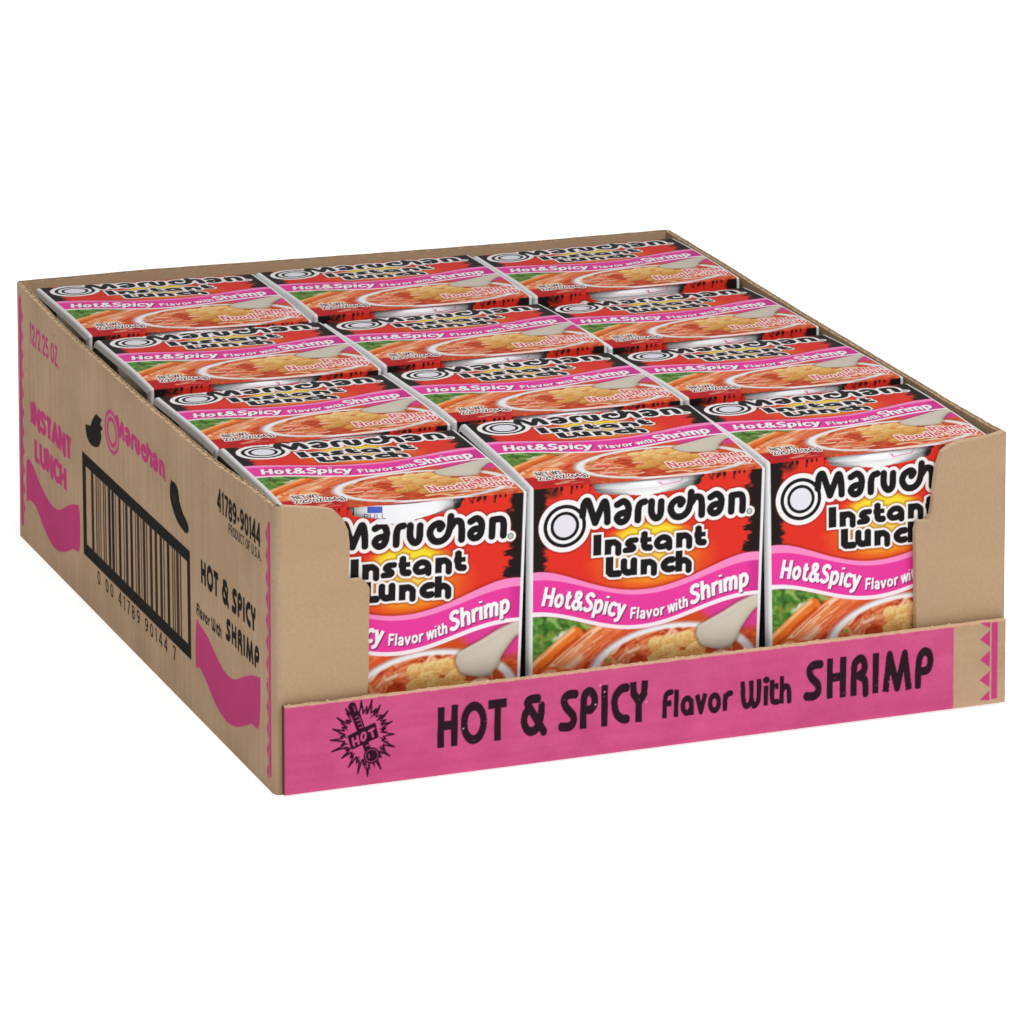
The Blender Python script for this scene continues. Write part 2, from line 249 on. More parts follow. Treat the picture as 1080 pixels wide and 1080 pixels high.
T = json.loads(r'''{"logo":[[[18.49,84.24],[18.92,88.1],[20.24,89.27],[21.57,85.65],[23.0,81.24]],[[23.0,81.24],[24.67,85.32],[26.08,88.43],[26.88,87.26],[27.24,84.17],[27.34,81.12]],[[30.78,86.93],[33.08,87.91],[34.69,86.21],[34.7,83.16],[33.77,81.08],[32.0,80.62],[30.79,82.05],[31.77,83.47],[34.43,83.93]],[[38.22,80.73],[38.34,84.73],[39.09,86.62],[40.65,87.11]],[[43.05,86.95],[43.15,82.79],[44.72,80.78],[46.28,82.01],[46.53,86.58]],[[53.52,84.83],[54.23,85.98],[52.97,86.86],[50.74,85.69],[50.03,83.36],[51.43,80.94],[53.9,80.54],[56.04,82.07],[57.02,85.03],[57.27,88.94]],[[57.29,85.0],[58.81,87.03],[60.7,86.61],[61.25,83.92],[61.27,80.41]],[[64.3,86.45],[66.46,87.41],[68.14,85.83],[68.15,82.75],[67.17,80.88],[65.36,80.63],[64.32,82.06],[65.35,83.49],[67.83,83.88]],[[72.0,80.58],[72.06,86.38]],[[72.06,86.38],[75.05,86.42],[76.05,84.77],[76.08,80.59]]],"inst":{"I":[[23.89,76.92],[23.82,69.52]],"n_s":[[27.49,74.13],[27.5,69.34]],"n_a":[[27.49,72.82],[29.35,73.71],[31.35,72.18],[31.49,69.33]],"s":[[37.8,73.53],[35.35,73.62],[34.68,72.47],[36.92,70.92],[36.25,69.59],[33.67,69.61]],"t":[[40.6,75.1],[40.62,70.07],[41.6,69.53],[42.94,69.38]],"t_b":[[39.36,72.92],[43.15,72.86]],"t2x":[[40.5,75.21],[40.52,70.18],[41.41,69.34],[42.97,69.34]],"a_o":[[49.91,69.37],[49.9,72.43],[47.65,73.99],[45.42,73.14],[45.2,71.41],[46.77,70.15],[49.54,70.5]],"n2":[[53.27,69.65],[53.26,72.07],[55.05,73.41],[56.85,71.89],[56.86,69.7]],"t3":[[60.2,76.58],[60.23,71.31],[61.13,70.55],[62.71,70.51]],"t3b":[[58.95,74.52],[62.92,74.44]],"L":[[28.39,68.36],[28.4,63.56],[29.38,62.23],[31.82,62.09]],"u":[[33.5,66.84],[33.6,63.64],[35.38,61.91],[37.16,63.24],[37.15,66.61]],"n4":[[40.64,60.98],[40.63,63.82],[42.32,65.39],[44.33,63.63],[44.34,61.22]],"c":[[51.27,65.36],[49.03,65.3],[47.91,63.89],[49.04,62.23],[51.28,62.2]],"h":[[53.28,67.9],[53.22,60.88]],"h_a":[[53.29,63.73],[55.08,65.51],[57.02,63.97],[56.9,60.91]]},"ring":[[12.19,81.05],[20.7,80.14],[12.2,71.98],[3.76,81.97],[12.18,90.12]],"rib0":[[1.36,65.53],[4.87,65.57],[10.15,64.11],[16.76,61.63],[23.4,59.14],[27.84,57.68],[34.51,56.35],[41.2,55.59],[44.58,55.96],[51.3,56.96],[58.03,59.06],[64.78,61.38],[71.55,63.72],[76.08,64.98],[82.89,65.11]],"rib1":[[1.36,62.71],[5.75,62.44],[12.35,61.04],[18.97,58.98],[25.62,56.71],[32.29,54.99],[38.97,54.01],[44.59,54.21],[51.31,54.98],[58.04,56.86],[64.79,58.96],[71.57,60.85],[76.09,61.89],[82.91,62.11]],"rib2":[[0.93,51.47],[5.76,50.92],[12.37,49.5],[19.0,47.42],[25.65,45.34],[32.32,43.78],[39.01,43.0],[44.63,43.67],[51.35,44.87],[58.09,46.73],[64.85,48.6],[71.62,50.26],[76.15,51.07],[82.06,51.06]],"rib3":[[0.93,49.73],[5.76,49.61],[12.37,47.97],[19.0,46.11],[25.65,44.03],[32.32,42.38],[39.01,41.6],[44.63,42.13],[51.36,43.33],[58.1,45.19],[64.85,47.06],[71.63,48.71],[76.16,49.52],[81.84,49.76]],"txt":{"H0":[[4.0,53.51],[4.44,60.19],[8.18,52.81],[20.76,49.84],[19.86,56.49],[32.31,46.32],[34.53,50.44]],"Fl":[[35.88,45.38],[36.09,49.61]],"r":[[47.09,45.58],[50.67,46.49],[56.73,47.77],[55.82,51.61],[49.09,49.75]],"Sh":[[58.98,48.61],[57.82,55.57],[63.03,49.91],[69.35,51.84],[76.6,52.56],[79.55,53.56],[78.84,58.27],[76.61,51.24]]},"green":[[0.93,49.52],[9.28,48.99],[21.66,45.37],[15.91,42.11],[7.97,39.99],[4.02,36.54],[0.5,36.08]],"stick1":[[0.94,32.98],[5.78,35.89],[11.06,39.19],[15.91,42.55]],"stick2":[[9.31,31.55],[16.81,36.33],[23.44,40.35],[30.54,42.15]],"red":[[16.36,40.31],[19.01,42.62],[22.55,43.96]],"bowl":[[23.02,31.22],[27.89,34.58],[32.34,37.12],[36.79,38.57],[41.26,39.58],[37.94,38.96],[44.64,41.03],[51.36,41.79],[61.27,41.74]],"spoon":[[81.85,49.31],[76.17,47.75],[69.39,44.11],[63.98,41.87],[59.02,39.36],[63.11,32.92],[73.08,32.19],[77.13,38.79],[81.2,44.08]],"lump":[[46.9,36.15],[57.23,36.26],[52.74,34.14],[45.11,33.29],[60.4,33.68],[41.97,35.42]],"win":[[22.0,95.16],[22.44,93.38],[23.77,91.5],[40.45,89.18],[51.17,90.24],[57.44,91.33],[60.58,92.1],[61.24,94.66]],"flapA":[[[56.78,24.74],[56.5,10.53]],[[61.53,25.02],[61.25,10.57]],[[56.77,18.05],[61.52,18.02]],[[71.71,17.85],[71.54,16.02],[71.04,14.36],[70.27,13.04],[69.31,12.2],[68.23,11.9],[67.16,12.19],[66.19,13.03],[65.43,14.34],[64.94,15.99],[64.77,17.82],[64.94,19.65],[65.43,21.3],[66.2,22.62],[67.17,23.47],[68.24,23.76],[69.31,23.48],[70.28,22.65],[71.05,21.34],[71.54,19.69],[71.71,17.85]],[[73.45,23.56],[79.85,23.55]],[[76.71,23.59],[76.58,10.59]],[[91.31,23.62],[88.59,23.61],[87.19,22.65],[87.93,20.9],[90.79,15.77],[93.42,11.08]],[[87.94,20.47],[86.4,18.49],[86.1,15.48],[87.06,13.1],[88.6,12.21],[90.35,12.99],[91.66,15.66],[92.19,18.64],[92.32,21.24]],[[104.76,23.54],[101.89,23.55],[100.35,21.99],[101.02,19.29],[103.45,16.16],[103.67,13.73],[102.13,12.26],[98.91,12.49]],[[107.12,10.89],[107.41,21.13],[108.51,23.61],[110.06,23.64],[111.25,21.53],[111.17,19.13],[110.07,17.52],[108.74,17.38]],[[114.92,25.45],[114.73,10.69]],[[123.14,23.67],[120.7,23.22],[118.7,20.62],[118.49,17.58],[119.39,14.4],[121.39,12.62],[123.08,12.41]],[[125.23,25.3],[125.37,21.11],[127.25,18.03],[129.16,20.65],[129.46,25.35]],[[127.25,18.25],[127.19,10.8]],[[194.55,23.36],[191.5,23.31],[190.05,21.61],[190.75,18.98],[193.13,16.15],[193.36,13.58],[191.58,12.17],[188.54,12.39]],[[197.69,25.02],[197.64,10.61]],[[202.64,25.09],[202.54,10.42]],[[197.74,17.88],[202.59,18.06]],[[206.61,10.43],[206.79,20.62],[207.82,23.04],[209.41,23.62],[210.58,21.95],[210.5,19.15],[208.4,17.36]],[[208.4,17.62],[210.53,16.08],[211.08,13.97],[211.11,10.39]],[[214.95,25.0],[214.82,10.35]],[[218.64,10.39],[220.11,23.62],[223.05,11.5],[225.86,23.45],[227.48,10.19]],[[230.9,10.13],[231.23,19.74],[232.8,23.14],[234.94,22.63],[235.62,19.73],[234.74,16.75],[232.44,16.16]]],"flapB":[[[139.29,20.04],[137.76,19.73],[136.84,18.08],[136.51,10.99]],[[136.75,16.08],[139.15,16.19]],[[140.98,20.69],[140.71,10.97]],[[146.35,14.5],[146.28,13.69],[146.06,12.95],[145.72,12.37],[145.29,12.0],[144.82,11.87],[144.34,11.99],[143.91,12.37],[143.57,12.94],[143.34,13.67],[143.26,14.48],[143.34,15.29],[143.55,16.02],[143.89,16.6],[144.32,16.98],[144.79,17.11],[145.27,16.98],[145.7,16.61],[146.05,16.03],[146.27,15.3],[146.35,14.5]],[[146.34,16.67],[146.47,10.86]],[[148.44,17.92],[149.86,11.7],[151.48,18.05]],[[156.45,14.27],[156.38,13.43],[156.15,12.66],[155.8,12.06],[155.36,11.67],[154.86,11.53],[154.37,11.67],[153.92,12.05],[153.56,12.65],[153.33,13.41],[153.25,14.26],[153.32,15.1],[153.55,15.86],[153.9,16.46],[154.34,16.85],[154.83,16.99],[155.33,16.86],[155.78,16.47],[156.14,15.87],[156.37,15.11],[156.45,14.27]],[[158.86,17.0],[158.64,10.87]],[[158.87,15.13],[159.64,16.7],[161.09,17.03]],[[165.21,20.57],[165.51,14.07],[166.4,11.68],[167.85,12.26],[168.47,14.21],[168.43,20.54]],[[168.47,14.21],[169.26,11.48],[170.56,12.18],[171.17,14.38],[171.28,20.7]],[[173.9,18.1],[173.79,10.92]],[[176.13,19.86],[176.17,13.27],[176.81,11.92],[178.37,11.73]],[[175.21,17.44],[178.44,17.45]],[[179.77,20.84],[179.68,10.91]],[[179.81,15.36],[180.95,16.99],[182.31,15.97],[182.56,10.86]]],"dot":[[173.99,20.12]],"therm":{"tips":[[28.87,30.36],[30.78,27.92],[32.57,30.18],[34.07,26.96],[35.44,28.03],[35.85,24.67],[38.05,25.64],[37.35,22.69],[39.55,21.86],[37.35,19.93],[40.23,17.35],[37.33,16.06],[40.35,12.91],[36.78,12.53],[38.69,9.94],[35.39,9.94],[35.52,5.92],[33.19,7.74],[30.93,3.88],[29.62,7.92],[27.56,5.28],[27.16,9.06],[24.42,7.89],[24.98,11.0],[22.11,11.36],[23.62,13.65],[18.71,14.0],[21.99,15.79],[18.18,17.97],[21.73,18.85],[19.01,21.72],[22.29,22.08],[20.53,25.55],[23.66,24.39],[23.54,28.26],[26.4,26.53]],"inn":[[29.41,25.74],[30.64,26.83],[32.14,23.89],[32.97,25.3],[34.33,22.79],[35.57,23.46],[35.84,21.77],[36.52,21.27],[35.56,18.77],[36.65,18.63],[36.51,16.16],[37.06,15.26],[35.95,13.74],[36.36,12.86],[35.4,11.88],[35.12,10.81],[34.29,9.25],[32.92,8.32],[31.54,7.95],[29.9,8.16],[28.53,8.89],[27.44,9.85],[26.35,10.27],[25.53,12.03],[24.44,12.99],[23.9,14.72],[23.36,15.89],[22.82,17.06],[23.09,18.68],[22.28,19.61],[23.1,20.6],[22.84,22.57],[24.75,23.15],[24.48,25.39],[25.58,25.25],[27.22,26.15]],"tube":[[25.99,27.41],[28.3,20.78],[31.01,13.26]],"tubeR":[[28.04,26.6],[29.94,20.85]],"bulb":[[32.38,10.88],[34.3,10.64],[35.26,10.51]],"ban":[[24.6,18.49],[33.37,21.67],[34.32,17.27],[25.81,14.34]],"H":[[[25.82,17.65],[26.36,15.1]],[[27.47,18.27],[27.95,15.58]],[[26.09,16.37],[27.74,16.85]]],"O":[[30.37,18.11],[30.33,17.69],[30.22,17.28],[30.05,16.94],[29.83,16.68],[29.6,16.54],[29.36,16.52],[29.15,16.64],[28.98,16.88],[28.87,17.21],[28.83,17.61],[28.87,18.03],[28.98,18.43],[29.15,18.78],[29.37,19.04],[29.61,19.18],[29.84,19.2],[30.06,19.08],[30.22,18.84],[30.33,18.51],[30.37,18.11]],"T":[[[31.44,19.56],[33.23,20.22]],[[32.27,19.87],[32.94,17.44]]],"cap":[[23.68,28.24],[25.32,29.69],[27.5,29.15],[27.22,26.98],[26.39,23.78],[25.3,23.91],[24.49,26.77]]},"flapR":{"pink_r":[[244.68,32.14],[244.68,2.04]],"tri":[[254.53,25.2],[258.34,27.85],[258.41,22.04],[258.3,30.94],[256.48,31.15],[258.74,28.38]],"tris_z":[[254.53,25.2],[254.61,17.66],[254.7,10.3]],"band":[[258.99,31.06],[261.35,30.78],[261.28,2.71],[259.04,2.99]],"corner":[[263.95,33.77],[264.46,1.74]]},"q":{"oz":[[18.6,89.35],[65.34,89.71],[65.03,81.84],[22.1,80.94]],"instant":[[20.32,57.77],[83.79,59.37],[82.3,49.53],[20.0,50.21]],"lunch":[[25.52,43.96],[74.76,45.79],[73.29,36.85],[26.35,36.4]],"logo":[[135.7,81.93],[217.86,82.32],[217.66,75.55],[135.24,68.67]],"digits":[[119.19,16.97],[228.44,18.49],[228.3,13.54],[119.0,11.79]],"num":[[284.75,89.04],[337.52,90.21],[336.67,82.5],[286.05,81.83]],"prod":[[298.64,80.57],[337.81,81.12],[337.03,77.24],[298.57,77.49]],"hot":[[262.54,58.62],[331.08,60.56],[328.99,50.23],[262.82,49.68]],"flav":[[256.36,41.72],[288.03,41.2],[287.44,36.92],[256.24,36.95]],"shrimp":[[293.5,45.76],[335.51,47.28],[331.09,37.64],[293.32,37.83]],"frame_o":[[100.78,34.83],[249.58,58.14],[247.59,19.27],[98.84,18.57]],"frame_i":[[104.78,35.84],[245.55,53.43],[243.99,24.08],[102.98,22.78]],"border_r":[[346.61,92.05],[350.32,92.99],[349.41,43.71],[345.68,42.68]],"border_l":[[3.2,93.24],[10.3,94.79],[4.88,7.65],[0.1,6.44]],"border_r2":[[346.07,63.61],[347.93,64.11],[344.53,6.44],[341.01,5.41]],"frame_tl":[[102.26,57.71],[105.97,53.07]],"mar":[[144.24,83.94],[143.69,67.73],[135.46,75.18],[153.36,77.47],[151.72,83.98],[153.28,74.99],[215.24,83.61],[213.24,75.43],[217.68,76.04]]},"wave1":[[12.25,32.97],[21.22,33.69],[34.48,28.69],[49.57,25.2],[62.79,26.11],[76.04,31.15],[87.24,34.33],[93.82,33.9],[93.24,18.59],[82.85,15.92],[67.8,10.9],[52.7,9.13],[37.65,13.02],[26.33,17.93],[16.68,18.44],[11.58,17.66]],"wave2":[[256.17,34.42],[260.69,34.59],[270.61,33.11],[280.41,29.55],[290.14,26.71],[299.85,26.32],[307.11,27.86],[316.76,31.49],[326.32,34.55],[334.58,35.97],[336.21,35.41],[334.25,18.99],[324.78,16.9],[316.4,13.89],[305.53,10.45],[294.61,9.04],[284.86,10.07],[276.3,12.5],[267.72,16.34],[260.29,18.81],[254.76,18.68]],"pep1":[[121.28,77.04],[126.99,76.9],[129.28,77.19],[126.91,74.64],[130.31,73.95],[127.78,72.36],[128.27,69.98],[124.71,66.14],[118.91,64.34],[112.16,63.87],[107.01,65.39],[105.18,68.48],[106.0,69.58],[112.41,70.7],[115.4,73.41]],"pep2":[[229.42,75.35],[230.37,71.52],[235.84,67.63],[242.72,65.8]],"pep2s":[[225.63,77.52],[226.95,74.49]]}''')
A_ = lambda k: np.array(T[k], float)

# ------------------------------------------------------------------ label artwork (84 mm wide, 6..96 mm up)
def label_art():
    a = Art(-1, 85, 6, 97, .13, (228, 52, 38)); U, V = a.U, a.V; al = slice(None), slice(None)
    n1 = fbm(U*.9, V*.9, 3)
    d = np.hypot((U-43.5)/21.5, (V-66.5)/12.5)+.12*(n1-.5)
    a.put(al, 2.3-2*d, (238, 112, 34)); a.put(al, 2.4-3.0*np.hypot((U-43)/20, (V-65.5)/10.5), (244, 168, 40))
    a.put(al, 2.5-3.0*np.hypot((U-42.5)/20, (V-73.5)/9.2), (248, 204, 40)); a.put(al, 2.2-2.6*np.hypot((U-42.5)/15, (V-75.5)/5.5), (250, 226, 56)); a.put(al, 1.9-1.9*np.hypot((U-41)/13.5, (V-66)/5.6), (250, 212, 86))
    # scorched edges
    j = fbm(U*.35, V*.95, 11, 4); j2 = fbm(U*1.1, V*.4, 21, 4)
    dk = (34, 24, 24)
    le = 6.4+2.6*(j-.5)*2-.045*np.abs(V-82); a.put(al, (le-U)/1.6+.2, dk)
    re = 77.4-3.0*(j-.5)*2; a.put(al, (U-re)/1.6+.2, dk)
    te = 94.6-4.0*(j2-.45)*2; a.put(al, (V-te)/1.3*(np.abs(U-42) > 17), dk)
    a.put(al, (.75-np.hypot((U-8)/5, (V-93)/3.2)), dk)
    a.put(al, ((3.0-U)/.8)*(V > 66), dk); a.put(al, ((U-80.2)/.8)*(V > 66), dk)
    # ------------------------------------------------ food picture
    r2, r3 = A_('rib2'), A_('rib3'); r0_, r1_ = A_('rib0'), A_('rib1')
    f = lambda R: np.polyval(np.polyfit((R[:, 0]-42)/42, R[:, 1], 6), (np.clip(a.u, 0, 83.5)-42)/42)[None, :]
    b0, b1, b2, b3 = (f(R) for R in (r0_, r1_, r2, r3))
    food = Art(-1, 85, 6, 97, .13, (206, 84, 46)); food.C += (.30*(fbm(U*.5, V*.9, 41)-.5))[..., None]*np.array([1, .8, .5])
    F = food
    rr = np.random.default_rng(5)
    F.poly(smooth([(20, 46), (34, 43), (62, 47), (60, 41), (40, 39.5), (26, 35), (18, 30), (14, 36)], closed=True), (212, 78, 36), soft=2)
    for i in range(60):                                                     # red broth streaks behind the bowl
        u, v = rr.uniform(18, 44), rr.uniform(33, 47); ln = rr.uniform(3, 8); c = [(236, 140, 92), (196, 50, 24), (226, 104, 58), (180, 44, 22)][rr.integers(4)]
        F.stroke(smooth([(u, v), (u+ln*.5, v+ln*.22+rr.uniform(-.4, .4)), (u+ln, v+ln*.38)]), rr.uniform(.6, 1.6), c, soft=1.1, alpha=.6)
    F.poly(smooth([(-1, 20), (8, 19.5), (20, 22), (20, 8), (-1, 7)], closed=True), (196, 34, 36), soft=1.5)
    for i in range(14):
        u, v = rr.uniform(0, 19), rr.uniform(7, 19); F.stroke([(u, v), (u+rr.uniform(2, 5), v+rr.uniform(-1, 1.5))], rr.uniform(.6, 1.6), [(222, 70, 60), (168, 22, 28), (236, 190, 150)][rr.integers(3)], soft=.8, alpha=.7)
    g = [(-1, 50.5), (9, 49.8), (22, 46.5), (18, 42.5), (9, 40), (4.2, 36.5), (1.5, 31), (-1, 30)]
    F.poly(g, (92, 136, 48), soft=1.6)
    for i in range(230):
        u, v = rr.uniform(-1, 20), rr.uniform(30, 50)
        if v < 33.5+max(0, u-1)*.62 or u > 21-(50-v)*.2: continue
        c = [(70, 124, 40), (108, 170, 64), (40, 78, 28), (150, 190, 104), (58, 112, 40), (150, 146, 66)][rr.integers(6)]; an = rr.uniform(0, 6.3); ln = rr.uniform(2, 5)
        F.stroke(smooth([(u, v), (u+ln*.5*math.cos(an), v+ln*.5*math.sin(an)+.3), (u+ln*math.cos(an+.5), v+ln*math.sin(an+.5))]), rr.uniform(.7, 1.7), c, soft=.9, alpha=.7)
    for i in range(26):
        t = rr.uniform(0, 1); u, v = 8+8*t+rr.normal(0, .7), 40.4+3.6*t+rr.normal(0, .6); F.stroke([(u, v), (u+rr.uniform(.2, .9), v+rr.uniform(.1, .7))], rr.uniform(.6, 1.2), [(236, 236, 222), (196, 208, 170)][rr.integers(2)], soft=1.0, alpha=.55)
    def stick(pts, wd, cols, seed, streak):
        P = smooth(pts, 10); q = np.random.default_rng(seed); nrm = np.array([-.55, .83])
        F.stroke(P, wd, cols[0], soft=.6)
        for c, o, w2 in ((cols[1], .33, .28), (cols[2], -.34, .26)): F.stroke(P+nrm*wd*o, wd*w2, c, soft=1.0, alpha=.9)
        for i in range(streak):
            k = q.integers(0, len(P)-8); o = q.uniform(-.42, .42)*wd; m = q.integers(5, 9)
            F.stroke(P[k:k+m]+nrm*o, q.uniform(.2, .7), cols[q.integers(3, len(cols))], soft=.4, alpha=.75)
    stick([(12, 24), (19, 31), (26, 36.6), (34, 41)], 5.0, [(226, 88, 44), (236, 130, 84), (196, 58, 28), (240, 150, 110), (206, 62, 30)], 3, 16)
    stick([(17, 36.5), (22, 40.5), (27, 43.6)], 3.4, [(224, 84, 36), (240, 140, 92), (190, 52, 24), (236, 120, 70), (206, 62, 30)], 8, 8)
    stick([(3, 23.5), (10, 30.6), (18, 36.5), (24, 40.6), (29, 43.4)], 6.6, [(236, 138, 84), (250, 206, 168), (226, 104, 58), (240, 160, 112), (248, 206, 170), (228, 96, 48)], 2, 22)
    F.stroke(smooth([(5, 22.4), (11, 28.2), (18, 33.6)]), 2.6, (248, 200, 162), soft=1.6, alpha=.9)
    F.stroke(smooth([(9, 32.5), (16, 38.0), (22, 42.0)]), .5, (180, 60, 26), soft=.6, alpha=.7)
    stick([(-2, 26), (2, 31.0), (8, 36), (13, 39.8), (16.5, 42.3)], 5.0, [(236, 116, 36), (250, 196, 146), (198, 74, 22), (244, 140, 62), (230, 100, 32)], 1, 7)
    for (u, v, r_) in ((7.5, 27.5, 3.2), (12.5, 26.6, 2.8)):              # shrimp curls low on the left
        F.stroke(smooth(arc(u, v, r_, r_*.8, -30, 200, 12)), 2.6, (232, 110, 50), soft=.5); F.stroke(smooth(arc(u, v, r_*.92, r_*.74, 0, 170, 12)), 1.0, (252, 208, 160), soft=.9, alpha=.9)
    F.poly([(6.5, 23.5), (13, 28.6), (17.5, 24.4)], (250, 190, 120), soft=1.4)
    # bowl
    e = np.hypot((U-52)/30.2, (V-25)/17.0); an = np.arctan2((V-25)/17., (U-52)/30.2); el = 62
    F.put(al, (1.055-e)*18, (222, 224, 230)); F.put(al, (1.03-e)*22*(.55+.45*np.cos(an-2.6)), (246, 246, 248)); F.put(al, (1.075-e)*14*(e > 1.03), (196, 190, 192))
    inn = np.clip((.945-e)*22, 0, 1)
    soup = Art(-1, 85, 6, 97, .13, (198, 72, 36)); soup.C += (.34*(fbm(U*.45, V*.8, 61)-.5))[..., None]*np.array([.8, 1, .7])
    Z = soup
    for i in range(150):                                                    # noodles
        u, v = rr.uniform(20, 84), rr.uniform(7, 42); an_ = rr.normal(.1, .5); ln = rr.uniform(4, 12); cu = rr.uniform(-2.2, 2.2)
        P = smooth([(u, v), (u+ln*.35*math.cos(an_), v+ln*.3*math.sin(an_)+cu*.5), (u+ln*.7*math.cos(an_), v+ln*.6*math.sin(an_)+cu*.6), (u+ln*math.cos(an_), v+ln*math.sin(an_))])
        c = np.array([(240, 150, 104), (226, 112, 66), (246, 182, 140), (232, 128, 78), (244, 196, 160)][rr.integers(5)], float); wd = rr.uniform(1.1, 2.1)
        Z.stroke(P-np.array([-.05, .25]), wd+.5, (184, 66, 32), soft=.9, alpha=.5); Z.stroke(P, wd, c, soft=.7, alpha=.9); Z.stroke(P+np.array([-.03, .22]), wd*.35, np.minimum(c+24, 255), soft=.6, alpha=.7)
    for i in range(4):
        u, v = rr.uniform(25, 42), rr.uniform(12, 38); Z.stroke([(u, v), (u+.7, v+.2)], 1.2, (126, 164, 54), soft=.5); Z.stroke([(u, v+.2), (u+.4, v+.35)], .5, (176, 206, 100), soft=.3)
    for (cu, cv_) in ((28, 27), (31, 22), (27.5, 17)):                          # pink shrimp curls
        for k in range(3): Z.stroke(smooth([(cu+k*.6, cv_), (cu+2.6, cv_+1.8-k), (cu+5.6, cv_+1.2-k)]), 1.6, [(248, 196, 172), (240, 140, 112), (226, 96, 70)][k], soft=.6)
    lum = [(46.6, 35.6, 4.2, 3.0), (51.6, 35.8, 4.6, 3.2), (51, 32.4, 4.6, 3.2), (57.2, 36.2, 5.0, 3.4), (60.6, 32.4, 4.2, 3.0), (54, 29.4, 5.2, 3.4), (46.4, 30.2, 4.0, 3.0), (62.4, 27.6, 4.8, 3.6), (50, 24.8, 5.6, 3.6), (57.4, 23.6, 5.8, 3.8), (64.6, 22.8, 4.0, 3.0), (45, 21.4, 4.2, 2.8), (53, 18.4, 5.4, 3.2), (60.4, 18, 5, 3), (67, 27.6, 3.2, 2.6)]
    for cu, cv_, ru, rv in lum:                                             # golden fried pieces
        q = np.hypot((U-cu)/ru, (V-cv_)/rv)+.34*(fbm(U*.8, V*.8, int(cu*7))-.5); low = np.clip((33-cv_)/9, 0, 1)
        hi = np.array([252, 220, 150])*(1-low)+np.array([230, 172, 88])*low; lo = np.array([230, 156, 76])*(1-low)+np.array([184, 110, 42])*low
        Z.put(al, (1.12-q)*2.2*.45, (206, 120, 54)); sh = np.clip(.55+.5*((V-cv_)/rv)-.25*((U-cu)/ru)+.9*(fbm(U*1.6, V*1.6, int(cu*3))-.5), 0, 1)[..., None]
        m = np.clip((.98-q)*7, 0, 1)[..., None]; Z.C[:] = Z.C*(1-m)+((lo+(hi-lo)*sh)/255)*m
    for i in range(70):
        k = lum[rr.integers(len(lum))]; u, v = k[0]+rr.normal(0, k[2]*.4), k[1]+rr.normal(0, k[3]*.4); Z.stroke(smooth([(u, v), (u+1, v+rr.uniform(-.4, .6)), (u+2, v+rr.uniform(-.5, .5))]), .3, [(206, 130, 62), (254, 232, 180), (226, 166, 90)][rr.integers(3)], soft=.4, alpha=.6)
    F.C[:] = F.C*(1-inn[..., None])+Z.C*inn[..., None]
    out = np.clip((e-1.06)*18, 0, 1)*(U > 60)*(V < 30)                        # broth-red ground under the small print
    F.put(al, out, (222, 104, 62))
    for i in range(70):
        u, v = rr.uniform(60, 84), rr.uniform(6, 20)
        if math.hypot((u-52)/30.2, (v-25)/17) < 1.09: continue
        F.stroke([(u, v), (u+rr.uniform(1, 4), v+rr.uniform(-.6, 1))], rr.uniform(.4, 1.2), [(240, 150, 110), (206, 70, 36), (246, 196, 168), (190, 50, 30)][rr.integers(4)], soft=.6, alpha=.7)
    # magenta glow right of the bowl, then the spoon
    F.poly([(60, 47.5), (70, 50), (84, 52), (84, 38), (78, 38), (66, 42)], (226, 62, 148), soft=3, alpha=.95)
    F.put(al, (1.06-e)*20*(e > .95)*(U > 74), (238, 236, 238)); F.put(al, (.95-e)*20*(U > 74), (206, 84, 44))
    sp = smooth([(84.5, 51.5), (81.8, 50), (76, 47.9), (69.4, 44.4), (64, 42), (61.2, 40.2), (60.4, 37.8), (61.6, 35), (63.6, 32.9), (68, 31.6), (72.4, 31.8), (74.6, 33.4), (75.9, 35.6), (77.2, 38.6), (81.2, 44), (84.5, 46.5)], closed=True)
    F.poly(sp, (96, 60, 46), soft=1.6, grow=.45, alpha=.6); F.poly(sp, (206, 194, 178), soft=.5)
    sl, dd = F.sdf(sp, 2); F.put(sl, np.clip(-dd/3.2, 0, 1)*.8, (218, 208, 192)); F.put(sl, np.clip((1.2+dd)/1.4, 0, 1)*(dd < 0)*.5*(U[sl]-.9*V[sl] > 33), (150, 136, 122)); F.stroke(smooth([(62, 40.2), (68, 43), (76, 46.8), (83, 49.8)]), 1.0, (222, 212, 198), soft=1, alpha=.8)
    # net weight and soup name
    for wt, c in ((.50, (250, 244, 240)), (.17, (70, 26, 24))):
        text_box(F, 'NET WT.', 6.2, 15.8, 21.6, 25.4, wt, c, flat=False); text_box(F, '2.25 OZ (64g)', 5.4, 23.0, 16.8, 20.6, wt, c, flat=False)
    for wt, c in ((.40, (252, 234, 230)), (.15, (220, 66, 70))):
        text_box(F, 'Ramen', 67.0, 82.2, 23.9, 29.3, wt, c, flat=False); text_box(F, 'Noodle Soup', 52.5, 82.2, 17.6, 23.6, wt, c, flat=False)
    for k in range(16): F.stroke([(62.5+k*1.22, 14.4+(k % 3)*.05), (63.3+k*1.22, 14.4)], .8, (238, 222, 214), soft=.5, alpha=.75)
    m = (np.clip((b3-V)/.25+.5, 0, 1))[..., None]; a.C[:] = a.C*(1-m)+np.clip(F.C, 0, 1)*m
    # ------------------------------------------------ ribbon
    a.put(al, np.clip((b0+1.2-V)/1.2, 0, 1)*np.clip((V-b0)/.2+.5, 0, 1)*.45, (120, 20, 24))
    a.put(al, np.clip((b0-V)/.2+.5, 0, 1)*np.clip((V-b3)/.2+.5, 0, 1), (250, 142, 200))
    a.put(al, np.clip((b1-V)/.2+.5, 0, 1)*np.clip((V-b3)/.2+.5, 0, 1), (236, 62, 160))
    a.put(al, np.clip((b1-V)/.2+.5, 0, 1)*np.clip((V-b3)/.2+.5, 0, 1)*np.clip((U-78)/6, 0, .5), (190, 40, 130))
